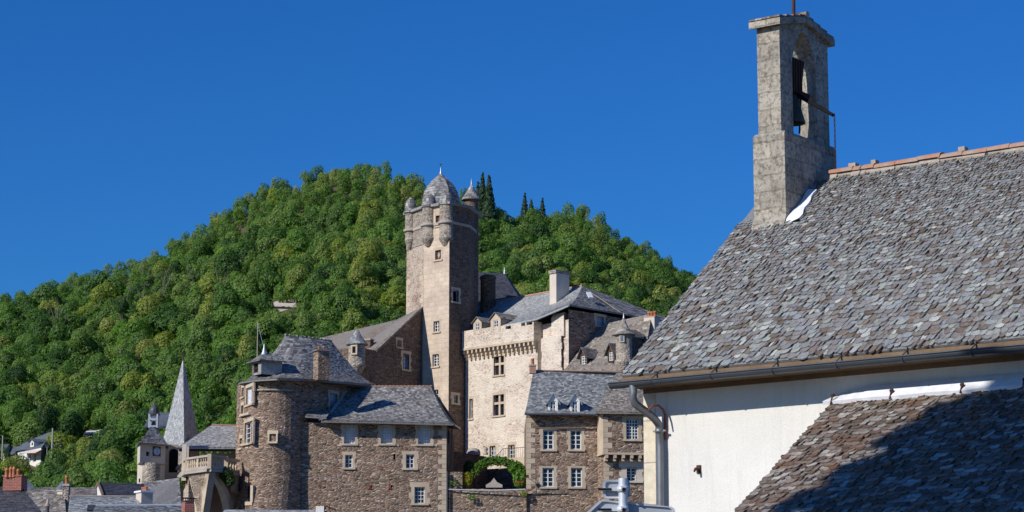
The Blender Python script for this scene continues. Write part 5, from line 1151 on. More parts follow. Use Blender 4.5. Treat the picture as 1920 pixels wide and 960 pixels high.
# bastion wall, left lit face with a concave right edge
A_, B_ = fp[2], fp[3]; bw = MB(); d = (B_-A_).normalized(); n = Vector((d.y, -d.x)); inn = -n*.02
def wp(px, py, out=0.0): p = on_wall(px, py, A_+n*out, B_+n*out); return p
edge = [(393, 881), (391, 893), (387, 906), (382, 921), (378.5, 938), (377, 958), (377, 985)]; left = [(351, 883), (355, 897), (360, 913), (363, 930), (365, 950), (365.5, 985)]
le_ = [wp(*q_) for q_ in left]; ri_ = [wp(*q_) for q_ in edge]
def rs(pts, z):
    for a, b in zip(pts, pts[1:]):
        if b.z <= z <= a.z+1e-4: return a.lerp(b, (a.z-z)/(a.z-b.z) if a.z != b.z else 0)
    return pts[-1]
zs = [le_[0].z-(le_[0].z-le_[-1].z)*i/14 for i in range(15)]; th_ = v3(-n*1.2, 0)
for z0, z1 in zip(zs, zs[1:]):
    a, b, c_, d_ = rs(le_, z1), rs(ri_, z1), rs(ri_, z0), rs(le_, z0)
    mid = lambda p, q, t: p.lerp(q, t)
    for t0, t1, m in ((0, .12, 1), (.12, .8, 0), (.8, 1.0, 1)):
        q = [mid(a, b, t0), mid(a, b, t1), mid(d_, c_, t1), mid(d_, c_, t0)]; bw.face(q, [((p.xy-A_).dot(d), p.z) for p in q], m=m)
    bw.auto([b, b+th_*.42, c_+th_*.42, c_], 2); bw.auto([a+th_, a, d_, d_+th_], 0)
# rubble quarter left of it and the shaded back wall below the terrace
L0_ = [fp[0], fp[1], fp[2]]
for a, b in zip(L0_, L0_[1:]): Wall(a+Vector((.1, .3)), b+Vector((.1, .3)), LG, zfl-.25).build(bw)
Wall(fp[2]+Vector((.1, .3)), fp[2]+Vector((.95, .9)), LG, zfl-.25).build(bw)
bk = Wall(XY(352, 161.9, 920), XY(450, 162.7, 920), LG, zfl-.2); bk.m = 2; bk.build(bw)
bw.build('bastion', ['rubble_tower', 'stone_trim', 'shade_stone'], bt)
# arch rib on the right side
arc_ = [P(396, 884, 158.1), P(405, 898, 158.5), (P(415, 912, 159.0)), P(422, 927, 159.5), P(427, 941, 159.9), P(429, 953, 160.1), P(429.5, 985, 160.1)]; mb = MB()
wds = [.12, .2, .3, .38, .42, .42, .42]
for i in range(len(arc_)-1):
    a, b = arc_[i], arc_[i+1]; wa, wb = Vector((-wds[i]*.9, -.15, -.12)), Vector((-wds[i+1]*.9, -.15, -.12)); back = Vector((.25, .9, 0))
    mb.hexa([a+wa*0, b+wb*0, b+wb, a+wa], [a+back, b+back, b+wb+back, a+wa+back])
mb.build('arch_rib', 'stone_trim', bt)
mb = MB(); q = [P(424, 873, 160.2), P(447, 872, 161.5)]; mb.prism([q[0].xy, q[1].xy, q[1].xy+Vector((0, 2)), q[0].xy+Vector((0, 2))], zfl-.75, zfl-.2); mb.prism([q[0].xy+Vector((.35, .1)), q[1].xy, q[1].xy+Vector((0, 1.6)), q[0].xy+Vector((.35, 1.6))], zfl-1.3, zfl-.75); mb.build('corbel', 'stone_trim', bt)
c = P(422, 893, 158.9); o = thing('ivy_plant', c, 'dark green ivy hanging below the terrace balustrade', 'ivy'); mb = MB(); leaves(mb, blob(c+Vector((.1, -.1, .15)), (.5, .35, .5)), 420, .075); leaves(mb, blob(c+Vector((.35, -.1, -.25)), (.35, .3, .4)), 260, .075); mb.build('foliage', 'leaf_dark', o)
c = P(339, 902, 161.0); o = thing('ivy_plant', c, 'pale green weeds on the left end of the terrace wall', 'plant'); mb = MB(); leaves(mb, blob(c, (.35, .25, .35)), 160, .07); mb.build('foliage', 'leaf_tree', o)

hl = thing('covered_hall', v3(XY(390, 164.3), LG), 'open hall under a pale slate hipped roof left of the round tower', 'hall')
ea = [P(334, 838.5, 163.3), P(446, 838.5, 164.3)]; ri = [P(397, 797.5, 168.3), P(447, 799, 168.7)]
mb = MB(); roof(mb, ea, ri, p=1.05, row=.26, wid=.26, thick=.12); hr2 = mb.build('roof', 'slate_pale', hl)
mb = MB(); roof(mb, [P(336, 838, 172.3), P(334, 838.5, 163.3)], [P(396, 797.5, 168.5), P(397, 797.5, 168.3)], row=.28, wid=.28, thick=.12); mb.build('hip_roof', 'slate_grey', hr2)
mb = MB(); q = [ri[0].lerp(ri[1], i/8) for i in range(9)]; mb.tube([p+Z*.03 for p in q], .07, 5); mb.build('ridge_tiles', 'terracotta_old', hr2)
mb = MB(); zt = ea[0].z-.1; 
for px_, Y in ((341, 160.4), (345, 161.6)): c = XY(px_, Y, 860); mb.prism([c, c+Vector((.3, 0)), c+Vector((.3, .3)), c+Vector((0, .3))], zfl-.6, zt); 
mb.build('post', 'render_pale', hl)
mb = MB(); beam(mb, P(336, 842.5, 163.6), P(446, 842.5, 164.5), .12, .14); mb.build('beam', 'wood_dark', hl)
mb = MB(); wv = Wall(XY(382, 166.3, 850), XY(446, 166.5, 850), LG, zt); wv.build(mb); Wall(XY(345, 169.3, 850), XY(382, 169.3, 850), LG, zt).build(mb); Wall(XY(382, 169.3), XY(382, 166.3), LG, zt).build(mb); mb.build('wall', 'render_pale', hl)

ch2 = thing('church_spire', v3(XY(343, 171.5), LG), 'tall pyramid church spire of pale grey slate behind the clock tower', 'spire')
ap = P(343.5, 669, 172.0); s0, s1, s2 = P(301.5, 828, 173.0), P(345.5, 834, 168.7), P(377, 822, 172.8); s3 = s0+(s2-s1)
sq = [v3(s0.xy, s1.z), s1, v3(s2.xy, s1.z), v3(s3.xy, s1.z)]
ap = v3((sq[0].xy+sq[2].xy)/2, ap.z); shift = P(343.5, 669, ap.y).x-ap.x; ap.x += shift
mb = MB()
for i in range(4): roof(mb, [sq[i], sq[(i+1) % 4]], [ap, ap+Vector((.001, 0, 0))], p=1.0, row=.24, wid=.24, lift=.02, thick=.05)
sp_ = mb.build('spire_roof', 'slate_pale', ch2); mb = MB(); ring = [sq[0].xy, sq[1].xy, sq[2].xy, sq[3].xy]; cc = sum((Vector(p) for p in ring), Vector((0, 0)))/4; ring = [cc+(Vector(p)-cc)*.93 for p in ring]; mb.prism(ring, LG, sq[0].z-.05); mb.build('wall', 'rubble_grey', ch2)
mb = MB(); mb.tube([ap-Z*.2, ap+Z*.35], [.08, .02], 6); mb.lathe(ap+Z*.3, [(.01, 0), (.07, .07), (.01, .14)], 6); mb.build('finial', 'iron_rust', sp_)
mb = MB(); roof(mb, [P(270, 800, 176.5), P(330, 800, 177.5)], [P(285, 774, 180.5), P(330, 774, 180.5)], row=.3, wid=.3); mb.build('nave_roof', 'slate_far', ch2)
# arched entrance right of the clock tower, its shade a flat black sheet
aw = Wall(XY(309, 163.1, 870), XY(334, 163.4, 870), LG, P(320, 834, 163.5).z); mb = MB(); aw.build(mb); c0 = on_wall(325, 848, aw.A, aw.B); pts = [c0+v3(aw.d*(cos(pi*i/10)*.33), sin(pi*i/10)*.33)+v3(aw.n*.012, 0) for i in range(11)]+[on_wall(316, 885, aw.A, aw.B)+v3(aw.n*.012, 0)]
mb.build('porch_wall', 'stone_trim', ch2)
dk = MB(); x0 = on_wall(317, 850, aw.A, aw.B); x1 = on_wall(334, 850, aw.A, aw.B); W_ = (x1-x0).length; pts = [x0+v3(aw.n*.015, 0)+Z*(-1.3)]+[x1+v3(aw.n*.015, 0)+Z*(-1.3)]+[x0.lerp(x1, .5+.5*cos(pi*i/10))+Z*(.32*sin(pi*i/10))+v3(aw.n*.015, 0) for i in range(11)]; dk.auto(pts); dk.build('doorway_shade', 'void', ch2)

ck = thing('clock_tower', v3(XY(285, 160.5), LG), 'small clock tower with slate pyramid roof and domed open belfry', 'clock tower')
k0, k1, k2, k3 = XY(257.5, 161.5, 850), XY(262.5, 159.7, 850), XY(310, 161.1, 850), XY(308, 163.0, 850); zt = P(285, 833, 160.5).z; zl = P(285, 868, 160.3).z
cf = Wall(k1, k2, zl, zt); cf.win(274, 846.5, 280.5, 855, 1, 1, void=True, gm='void', sw=0, depth=.2)
mb = MB(); cf.build(mb); Wall(k0, k1, zl, zt).build(mb); Wall(k2, k3, zl, zt).build(mb); Wall(k3, k0, zl, zt).build(mb); mb.auto([v3(k0, zl), v3(k1, zl), v3(k2, zl), v3(k3, zl)][::-1])
ckw = mb.build('wall', 'render_pale', ck); cf.windows(ck)
c = on_wall(293.5, 846.5, k1, k2); fr_ = v3(cf.n, 0); fd = v3(cf.d, 0)
mb = MB(); mb.obox(c+fr_*.02, fd*.30, fr_*.03, Z*.32); dial = mb.build('clock_case', 'dial_dark', ck)
mb = MB(); 
def disc(r, o, m, n=28, rin=0): 
    for i in range(n):
        a0, a1 = 2*pi*i/n, 2*pi*(i+1)/n; q = lambda rr, a: c+fd*(rr*cos(a))+Z*(rr*sin(a))+fr_*o
        mb.face([q(rin, a0), q(r, a0), q(r, a1), q(rin, a1)] if rin else [c+fr_*o, q(r, a0), q(r, a1)], m=m)
disc(.265, .053, 0)
for i in range(12):
    a = pi/6*i; q = c+fd*(.225*cos(a))+Z*(.225*sin(a))+fr_*.058; mb.obox(q, (fd*cos(a)+Z*sin(a))*.03, fr_*.003, (Z*cos(a)-fd*sin(a))*.010, 1)
mb.obox(c+Z*-.07+fr_*.064, Z*.11, fr_*.003, fd*.014, 1); mb.obox(c+Z*.08+fr_*.071, Z*.11, fr_*.003, fd*.010, 1)
mb.build('clock_dial', ['dial_pale', 'dial_dark'], dial)
mb = MB(); mb.obox(c-Z*.36+fr_*.03, fd*.34, fr_*.07, Z*.035); mb.build('clock_sill', 'stone_trim', ck)
lc_ = XY(283, 160.4, 900); zr0 = P(280, 868, 160.1).z; mb = MB(); mb.lathe(v3(lc_, 0), [(.60, LG), (.60, zr0-.1), (.57, zr0)], 22); mb.build('stair_turret', 'rubble_grey', ck)
mb = MB(); mb.prism([XY(257, 161.4, 900), XY(268, 160.4, 900), XY(300, 161.1, 900), XY(300, 163.5, 900), XY(257, 163.5, 900)], LG, zl+.05); mb.prism([XY(296, 161.1, 880), XY(309, 161.5, 880), XY(309, 163.0, 880), XY(296, 163.0, 880)], LG, zl+.02); mb.build('base', 'render_pale', ck)
ss = MB(); a = P(261.5, 901, 160.4); ss.obox(a, (.05, -.04, 0), (.0, .05, 0), (0, 0, .13)); ss.build('slit_window', 'void', ck)
cc = (k0+k1+k2+k3)/4; ct_ = [P(256, 832.5, 161.9).xy, P(259.5, 833, 159.1).xy, P(316.5, 833.5, 160.9).xy, P(313, 832.5, 163.9).xy]; zc = P(285, 801, 161.4).z; tpx = XY(288, 161.5, 800)
tt = [tpx+(Vector(p)-cc)*.22 for p in ct_]; ze = zt-.02; mb = MB()
for i in range(4): roof(mb, [v3(ct_[i], ze), v3(ct_[(i+1) % 4], ze)], [v3(tt[i], zc), v3(tt[(i+1) % 4], zc)], p=1.25, row=.22, wid=.22, lift=.025, thick=.07)
ckr = mb.build('roof', 'slate_grey', ck)
zb0, zb1 = zc-.05, P(288, 777, 161.5).z; mb = MB(); hw = .27
for sx_ in (-1, 1):
    for sy_ in (-1, 1): mb.obox(v3(tpx+Vector((sx_*hw, sy_*hw)), (zb0+zb1)/2), (.055, 0, 0), (0, .055, 0), (0, 0, (zb1-zb0)/2))
for z_, s_ in ((zb0+.1, 1), (zb0+(zb1-zb0)*.62, 1), (zb1-.04, 1)):
    for a_ in range(2):
        for s in (-1, 1):
            o = Vector((s*hw, 0)) if a_ else Vector((0, s*hw)); mb.obox(v3(tpx+o, z_), (.05 if a_ else hw-.06, 0, 0), (0, .05 if not a_ else hw-.06, 0), (0, 0, .05))
bf_ = mb.build('belfry', 'zinc_pale', ck)
mb = MB(); mb.lathe(v3(tpx, zb0+.15), [(.17, 0), (.14, .1), (.1, .28), (.03, .36)], 12); mb.build('bell', 'bronze', bf_)
zd = P(288, 759, 161.5).z; H = zd-zb1; mb = MB(); mb.lathe(v3(tpx, zb1), [(.40, -.06), (.42, .03), (.36, .07), (.35, H*.35), (.29, H*.62), (.19, H*.84), (.09, H*.97), (.06, H*1.05)], 12, smooth=False); dm = mb.build('dome', 'slate_dark', ck)
mb = MB(); mb.lathe(v3(tpx, zd), [(.06, 0), (.07, .07), (.03, .12), (.02, .45), (.012, .7)], 8); mb.build('finial', 'zinc_dark', dm)

# ================================================================== LOW ROOFS IN THE FOREGROUND TOWN (lower left)
def hut(name, label, ea, ri, mat, wallm='render_pale', row=.25, wid=.25, gl=None, back=6, p=1.0, group=None):
    """a house seen from its roof: front slope, back slope and the walls under it"""
    ea = [Vector(q) for q in ea]; ri = [Vector(q) for q in ri]; c = (ea[0]+ea[-1])/2; zg = ground_z(0, c.y)-1
    o = thing(name, v3(c.xy, zg), label, 'house', group); mb = MB(); roof(mb, ea, ri, p=p, row=row, wid=wid, thick=.12)
    bk = [Vector((2*r.x-e.x, 2*r.y-e.y, e.z)) for e, r in zip(ea, ri)]; roof(mb, bk[::-1], ri[::-1], row=.4, wid=.4, thick=.12); ro = mb.build('roof', mat, o)
    mb = MB(); ins = lambda e, r: Vector(e.xy)+(Vector(r.xy)-Vector(e.xy))*.06
    a, b = ins(ea[0], ri[0]), ins(ea[-1], ri[-1]); c_, d_ = ins(bk[-1], ri[-1]), ins(bk[0], ri[0])
    ze = min(ea[0].z, ea[-1].z)-.05
    for s_, t_, r in ((a, b, None), (b, c_, ri[-1]), (c_, d_, None), (d_, a, ri[0])):
        w_ = Wall(s_, t_, zg, ze); w_.build(mb)
        if r is not None and (Vector(r.xy)-(s_+t_)/2).length < 1.5: mb.auto([v3(s_, ze), v3(t_, ze), v3((s_+t_)/2, r.z-.2)])
    mb.build('wall', wallm, o); return o, ro
# steep roof with the big brick chimney, shade-side dark put into its slate colour
ho, hr3 = hut('town_house', 'dark steep hipped slate roof with a broad red brick chimney at the frame edge', [P(-70, 990, 104), P(98, 985, 104)], [P(2, 913, 108), P(41, 913, 108)], 'slate_dark', back=4)
ch_ = chimney(ho, XY(40, 107.4, 900), Vector((.985, -.17)), Vector((.17, .985)), .86, .75, P(20, 918, 107).z, P(20, 891.5, 107).z, 'brick_red', 0, 'brick_red', caph=.06, capo=.05)
for px_, pt, pb in ((12.5, 877, 889), (20, 875, 889), (26, 875, 889), (34, 879, 890)):
    c = P(px_, 891, 107.5); h = P(px_, pt, 107.5).z-c.z; mb = MB(); mb.lathe(c, [(.09, -.1), (.075, h*.6), (.09, h*.64), (.085, h*.8), (.06, h*.84), (.05, h)], 10); mb.build('pot', 'terracotta', ch_)
for i, (px_, pt) in enumerate(((15, 884), (31, 885))): c = P(px_, 891, 107.7); h = P(px_, pt, 107.7).z-c.z; mb = MB(); mb.lathe(c, [(.08, -.1), (.07, h)], 8); mb.build('pot', 'terracotta', ch_)
hut('town_house', 'brown slate roof between the brick chimney and a pale chimney block', [P(30, 985, 118), P(126, 985, 118)], [P(44, 920, 122), P(120, 918.5, 122)], 'slate_brown')
hut('town_house', 'small grey pyramid roof just right of the red brick chimney', [P(36, 922, 131), P(67, 917, 131)], [P(50, 901, 133), P(53, 901, 133)], 'slate_far')
o = thing('chimney_stack', v3(XY(112, 119), 6), 'square pale rendered chimney stack rising from the brown roof', 'chimney'); mb = MB(); a = XY(107, 121.5, 930); b = XY(118.5, 121.4, 930); d = (b-a); n = Vector((-d.y, d.x))*1.2; mb.prism([a, b, b+n, a+n], 8, P(112, 921, 121.5).z); s_ = mb.build('stack', 'render_pale', o); mb = MB(); g = (a+b+n)/2; mb.prism([a-d*.1-n*.1, b+d*.1-n*.1, b+n*1.1+d*.1, a+n*1.1-d*.1], P(112, 921, 121.5).z, P(112, 918.5, 121.5).z); mb.build('cap', 'stone_grey', s_)
o = thing('chimney_stack', v3(XY(124, 121), 6), 'narrow grey stone chimney stack with one orange pot', 'chimney'); chimney(o, XY(128.5, 121, 920), Vector((1, 0)), Vector((0, 1)), .3, .45, 8, P(124, 911, 121).z, 'rubble_grey', 1, 'stone_grey', potr=.09, poth=.42)
hut('town_house', 'low brown lichened roof behind the pale chimney block', [P(60, 935, 126), P(180, 938, 126)], [P(70, 914, 129), P(182, 914, 129)], 'slate_brown')
o = thing('ridge_turret', P(117, 915, 125), 'tiny pointed slate roof beside the orange chimney pot', 'roof'); mb = MB(); c = P(117, 914, 125); cone_roof(Vector((c.x, c.y)), [(.36, c.z-.1), (.02, c.z+.35)], 'roof', 'slate_far', o, seg=4)
o = thing('flue_pipe', P(92, 960, 112), 'small dark metal flue with a pale cowl on the brown roof', 'flue'); mb = MB(); c = P(89, 955, 112); mb.lathe(c, [(.09, -1.5), (.09, .12)], 8); fo_ = mb.build('pipe', 'zinc_dark', o); mb = MB(); mb.lathe(c+Z*.12, [(.1, 0), (.16, .05), (.06, .2), (.05, .33), (.02, .36)], 8); mb.build('cowl', 'stone_grey', fo_)
ho, ro = hut('town_house', 'wide pale blue slate roof with a small skylight', [P(125, 985, 106), P(270, 985, 107.5)], [P(131, 931, 110.5), P(262, 932, 112)], 'slate_pale')
mb = MB(); q = [P(131, 930.5, 110.5), P(262, 931.5, 112)]; mb.tube(q, .06, 6); mb.build('ridge_tiles', 'stone_grey', ro)
c = P(171.5, 953, 108.2); mb = MB(); mb.obox(c, (.18, 0, 0), (0, .1, .12), (0, -.05, .04)); mb.build('skylight', 'dial_dark', ro)
ho, ro = hut('town_house', 'dark blue slate gabled house with a cream gable below the trees', [P(193, 930, 132), P(275, 934, 133)], [P(184, 905.5, 136), P(270, 907, 137)], 'slate_dark')
mb = MB(); e = P(180, 928, 133); r_ = P(183.5, 906.5, 136); mb.auto([P(178, 929, 137.5), P(192, 930, 132.2), P(192, 926, 132.2), P(184, 909, 136)]); mb.build('gable', 'roughcast_white', ho)
mb = MB(); beam(mb, P(193, 929, 131.9), P(184, 905.5, 135.9), .04, .1); beam(mb, P(172, 930, 139), P(184, 905.5, 135.9), .04, .1); mb.build('barge_board', 'wood_brown', ro)
o = thing('chimney_stack', v3(XY(266, 113), 6), 'pale rendered chimney with a white cap and three terracotta pots', 'chimney'); cs_ = chimney(o, XY(265, 111.0, 930), Vector((.55, -.83)), Vector((.83, .55)), .6, .58, 5, P(266, 924, 111.4).z, 'render_pale', 3, 'zinc_white', potr=.08, poth=.18, caph=.08, capo=.1)
hut('town_house', 'slate roof in front of the clock tower foot, grey brown and lichened', [P(276, 953, 140), P(341, 957, 140)], [P(270, 905, 144.5), P(336, 896, 144.5)], 'slate_grey', wallm='rubble_brown')
hut('town_house', 'low blue grey slate roof along the bottom edge with a pale ridge', [P(160, 985, 88), P(350, 985, 89)], [P(180, 949, 92), P(346, 948.5, 93)], 'slate_blue')
mb = MB(); mb.tube([P(180, 948, 92), P(346, 947.5, 93)], .06, 6); o = D.objects['roof.%03d' % 0] if 'roof.000' in D.objects else None
rt2 = [x for x in D.objects if x.name.startswith('town_house')][-1]; mb.build('ridge_tiles', 'zinc_pale', rt2)
o = thing('chimney_stack', v3(XY(350, 90), 5), 'red brick chimney with an iron cage cap below the balustrade terrace', 'chimney'); cs_ = chimney(o, XY(347, 89.3, 940), Vector((.42, -.9)), Vector((.9, .42)), .42, .34, 5, P(350, 941, 89.5).z, 'brick_red', 0, 'zinc_dark', caph=.04, capo=.03)
mb = MB(); z_ = P(350, 940.5, 89.5).z; m_ = XY(347, 89.3, 940)+Vector((.06, .26))
for dx, dy in ((-.15, -.12), (.15, .0), (-.1, .2), (.2, .3), (0, 0)): mb.tube([v3(m_+Vector((dx, dy)), z_), v3(m_+Vector((dx, dy)), z_+.13)], .015, 5)
mb.prism([m_+Vector((-.25, -.2)), m_+Vector((.25, -.1)), m_+Vector((.3, .35)), m_+Vector((-.2, .3))], z_+.13, z_+.15); mb.build('iron_cage', 'iron_rust', cs_)
ho, ro = hut('town_house', 'pale flat ridge of a near house along the bottom edge under the round tower', [P(395, 985, 86), P(620, 985, 87)], [P(422, 956, 88), P(612, 956.5, 89)], 'slate_pale')
o = thing('chimney_stack', v3(XY(599, 90), 5), 'small white rendered chimney block at the bottom edge under the long house', 'chimney'); mb = MB(); a = XY(592, 88.3, 955); mb.prism([a, a+Vector((.30, 0)), a+Vector((.30, .4)), a+Vector((0, .4))], 5, P(598, 949, 88.3).z); s_ = mb.build('stack', 'roughcast_white', o); mb = MB(); c = P(615, 952, 88.5)
mb.tube([P(606, 957, 88.4), P(612, 949, 88.4), P(620, 953, 88.4), P(630, 956, 88.4)], .035, 5); mb.tube([P(617, 957, 88.4), P(618, 946, 88.4)], .02, 5); mb.build('iron_bracket', 'iron_rust', s_)

# ================================================================== HOUSES ON THE SLOPE (far left)
fh = thing('hillside_house', v3(XY(62, 350), 24), 'white house with blue slate roof, dormer and pink awning on the wooded slope', 'house')
Y0 = 346; ea = [P(27, 844.5, Y0+6), P(79, 838, Y0)]; ri = [P(64, 814, Y0+15), P(98.5, 810.5, Y0+9)]
mb = MB(); roof(mb, ea, ri, row=.5, wid=.6, lift=.03); roof(mb, [ri[1]+(ri[1]-ea[1])*.9-Z*(ri[1]-ea[1]).z*1.8, ri[0]+(ri[0]-ea[0])*.9-Z*(ri[0]-ea[0]).z*1.8], [ri[1], ri[0]], row=.8, wid=.8); fr2 = mb.build('roof', 'slate_far', fh)
mb = MB(); a, b = Vector(ea[0].xy)+Vector((.3, .3)), Vector(ea[1].xy)+Vector((-.2, .3)); zg = 24; w_ = Wall(a, b, zg, ea[1].z-.05); w_.win(36, 849, 46, 862, 2, 1, sw=0, gm='paint_lattice'); w_.win(50, 851, 57, 868, 2, 2, sw=0); w_.win(62, 851, 68, 866, 2, 2, sw=0); w_.build(mb); rr_ = Vector((2*ri[1].x-ea[1].x, 2*ri[1].y-ea[1].y)); sw2 = Wall(b, rr_, zg, ea[1].z-.05); sw2.m = 1; sw2.build(mb); sw2.gable(mb, [(0, sw2.z1), (sw2.L, sw2.z1), (sw2.L/2, ri[1].z-.1)], 1); rl = Vector((2*ri[0].x-ea[0].x, 2*ri[0].y-ea[0].y)); Wall(rr_, rl, zg, ea[1].z-.3).build(mb); Wall(rl, a, zg, ea[1].z-.3).build(mb)
mb.build('wall', ['roughcast_white', 'slate_far'], fh); w_.windows(fh)
mb = MB(); mb.auto([P(38, 850, Y0+2), P(66, 849, Y0-1.5), P(79, 842.5, Y0-.1), P(48, 845.5, Y0+4)]); mb.auto([p-Z*.03 for p in [P(38, 850, Y0+2), P(66, 849, Y0-1.5), P(79, 842.5, Y0-.1), P(48, 845.5, Y0+4)]][::-1]); mb.build('awning', 'awning', fh)
A, B = XY(57, Y0+3.0, 830), XY(63.5, Y0+2.2, 830); dormer(fh, A, B, P(60, 838, Y0+2.6).z, P(60, 827, Y0+2.6).z, P(60, 823, Y0+2.6).z, 5, 'roughcast_white', 'slate_far', (58.5, 829, 62, 836, 1, 1), ov=.3)
mb = MB(); c = P(78, 812, Y0+12); mb.obox(c, (.35, 0, 0), (0, .35, 0), (0, 0, .8)); mb.build('chimney', 'roughcast_white', fh)
hut('hillside_house', 'long low blue slate roofed house left of the white house', [P(10, 852, 352), P(27, 850, 351)], [P(28, 832, 360), P(50, 830, 359)], 'slate_far', row=.6, wid=.7)
hut('hillside_house', 'half seen grey roofed house at the left frame edge on the slope', [P(-30, 846, 352), P(8, 846, 350)], [P(-24, 833, 358), P(18, 832.5, 357)], 'slate_far', row=.6, wid=.7)
YS1, YS2 = slope_y(180, 816)-1.5, slope_y(532, 579)-1.5
hut('hillside_house', 'white walled shed roof glimpsed among trees right of the white house', [P(158, 812, YS1), P(200, 812, YS1)], [P(166, 805, YS1+5), P(197, 804, YS1+5)], 'zinc_white', row=.6, wid=.9)
hut('hillside_house', 'pale stone house top among the trees high on the hill', [P(506, 573, YS2), P(556, 575, YS2)], [P(516, 565, YS2+6), P(552, 562, YS2+6)], 'render_pale', 'render_pale', row=.8, wid=.9)
def upole(px, pt, pb, Y, label, r=.11, arm=True):
    b = P(px, pb, Y); t = P(px+.5, pt, Y); o = thing('utility_pole', v3(t.xy, b.z-2), label, 'utility pole'); mb = MB(); mb.lathe(v3(t.xy, b.z-2), [(r, 0), (r*.7, t.z-b.z+2)], 8); mb.build('pole', 'stone_grey', o)
    if arm: mb = MB(); mb.obox(t-Z*.4, (.7, .2, 0), (0, .05, 0), (0, 0, .05)); mb.build('crossarm', 'zinc_dark', o)
    return o, t
upole(98.5, 803, 876, 338, 'tall pale utility pole in front of the white hillside house', .16); upole(88, 838, 872, 337, 'short slim pole just left of the tall utility pole', .07, False); upole(5, 817, 850, 340, 'utility pole at the left frame edge above the slate roofs', .12)
po, tpz = upole(483, 604, 660, 290, 'lone pole above the round tower house roof carrying one cable', .07, False)
en = P(537, 629, 164.4); mb = MB(); pts = [tpz.lerp(en, i/14)-Z*(2.6*sin(pi*i/14)) for i in range(15)]; mb.tube([tpz-Z*.1]+pts[1:-1]+[en], .022, 5); mb.build('cable', 'zinc_pale', po)

# ================================================================== TREES
def crown_np(seed, shape, n, size, rng=None):
    rng = np.random.RandomState(seed); lobes = []
    if shape == 'conifer':
        t = rng.rand(n)**.7; z = 1-t; r = (t*.36+.02)*(.72+.28*np.abs(np.sin(z*42+rng.rand(n)*.8)))*(.75+.3*rng.rand(n)); a = rng.rand(n)*2*pi
        c = np.stack([r*np.cos(a), r*np.sin(a), z*1.55-.15], 1); nr = np.stack([np.cos(a), np.sin(a), .25*np.ones(n)], 1)
    else:
        L = {'round': 11, 'tall': 12, 'wide': 13, 'open': 9}[shape]; sx, sz = {'round': (.36, .34), 'tall': (.28, .55), 'wide': (.44, .27), 'open': (.40, .40)}[shape]
        for i in range(L):
            d = rng.randn(3); d /= np.linalg.norm(d); k = rng.rand()**.4
            lobes.append((np.array([d[0]*sx*k, d[1]*sx*k, .45+d[2]*sz*k]), rng.uniform(.17, .29)*(.8 if shape == 'open' else 1)))
        per = [n*l[1]**2 for l in lobes]; per = [int(p/sum(per)*n)+1 for p in per]; C = []; Nn = []
        for (lc, lr), m in zip(lobes, per):
            d = rng.randn(m*3, 3); d /= np.linalg.norm(d, axis=1)[:, None]; d = d[d[:, 2] > -.55]; k = lr*(.86+.22*rng.rand(len(d)))
            p = lc+d*k[:, None]*np.array([1, 1, .9]); ok = np.ones(len(p), bool)
            for (oc, orr) in lobes:
                if oc is lc: continue
                ok &= np.linalg.norm(p-oc, axis=1) > orr*.72
            p = p[ok][:m]; d = d[ok][:m]; C.append(p); Nn.append(d)
        c = np.concatenate(C); nr = np.concatenate(Nn)
    n = len(c); nr = nr+rng.randn(n, 3)*.26+np.array([0, 0, .2]); nr /= np.linalg.norm(nr, axis=1)[:, None]
    up = rng.randn(n, 3); a = np.cross(nr, up); a /= np.linalg.norm(a, axis=1)[:, None]; b = np.cross(nr, a); s = size*(.55+.9*rng.rand(n))[:, None]
    v = np.stack([c-a*s, c-b*s*.62, c+a*s, c+b*s*.62], 1).reshape(-1, 3)
    return v.astype(np.float32), n, rng.rand(n).astype(np.float32)
def np_mesh(name, v, n, rnd, mat, tint=None):
    me = D.meshes.new(name); me.vertices.add(len(v)); me.vertices.foreach_set('co', v.ravel()); me.loops.add(4*n); me.polygons.add(n)
    me.loops.foreach_set('vertex_index', np.arange(4*n, dtype=np.int32)); me.polygons.foreach_set('loop_start', np.arange(0, 4*n, 4, dtype=np.int32)); me.polygons.foreach_set('loop_total', np.full(n, 4, np.int32))
    a = me.attributes.new('rnd', 'FLOAT', 'FACE'); a.data.foreach_set('value', rnd)
    if tint is not None: a = me.attributes.new('tint', 'FLOAT', 'FACE'); a.data.foreach_set('value', tint)
    me.materials.append(MATS[mat]); me.update(calc_edges=True); me.validate(); return me
KINDS_ = []
for i, (shp, n, sz) in enumerate((('round', 3300, .031), ('round', 3300, .030), ('wide', 3300, .032), ('tall', 3300, .030), ('open', 2200, .030), ('wide', 3000, .033), ('tall', 3000, .030))):
    v, m, r = crown_np(100+i, shp, n, sz); tm = MB()
    tm.tube([(0, 0, -.35), (.01, .0, .1), (.0, .01, .5)], [.035, .026, .012], 6)
    for k_ in range(5): a = k_*1.3+i; tm.tube([(0, 0, .08+.06*k_), (cos(a)*.13, sin(a)*.13, .28+.06*k_), (cos(a)*.24, sin(a)*.24, .42+.07*k_)], [.016, .010, .004], 4)
    to_ = tm.build('trunk', 'bark'); tme = to_.data; D.objects.remove(to_)
    KINDS_.append((shp, np_mesh('crown', v, m, r, 'leaf_tree'), tme, v, m, r))
v, m, r = crown_np(300, 'conifer', 1000, .04); tm = MB(); tm.tube([(0, 0, -.5), (0, 0, .5), (0, 0, 1.3)], [.03, .02, .005], 6); to_ = tm.build('trunk', 'bark'); tme = to_.data; D.objects.remove(to_); CONI = (np_mesh('crown', v, m, r, 'leaf_conifer'), tme)
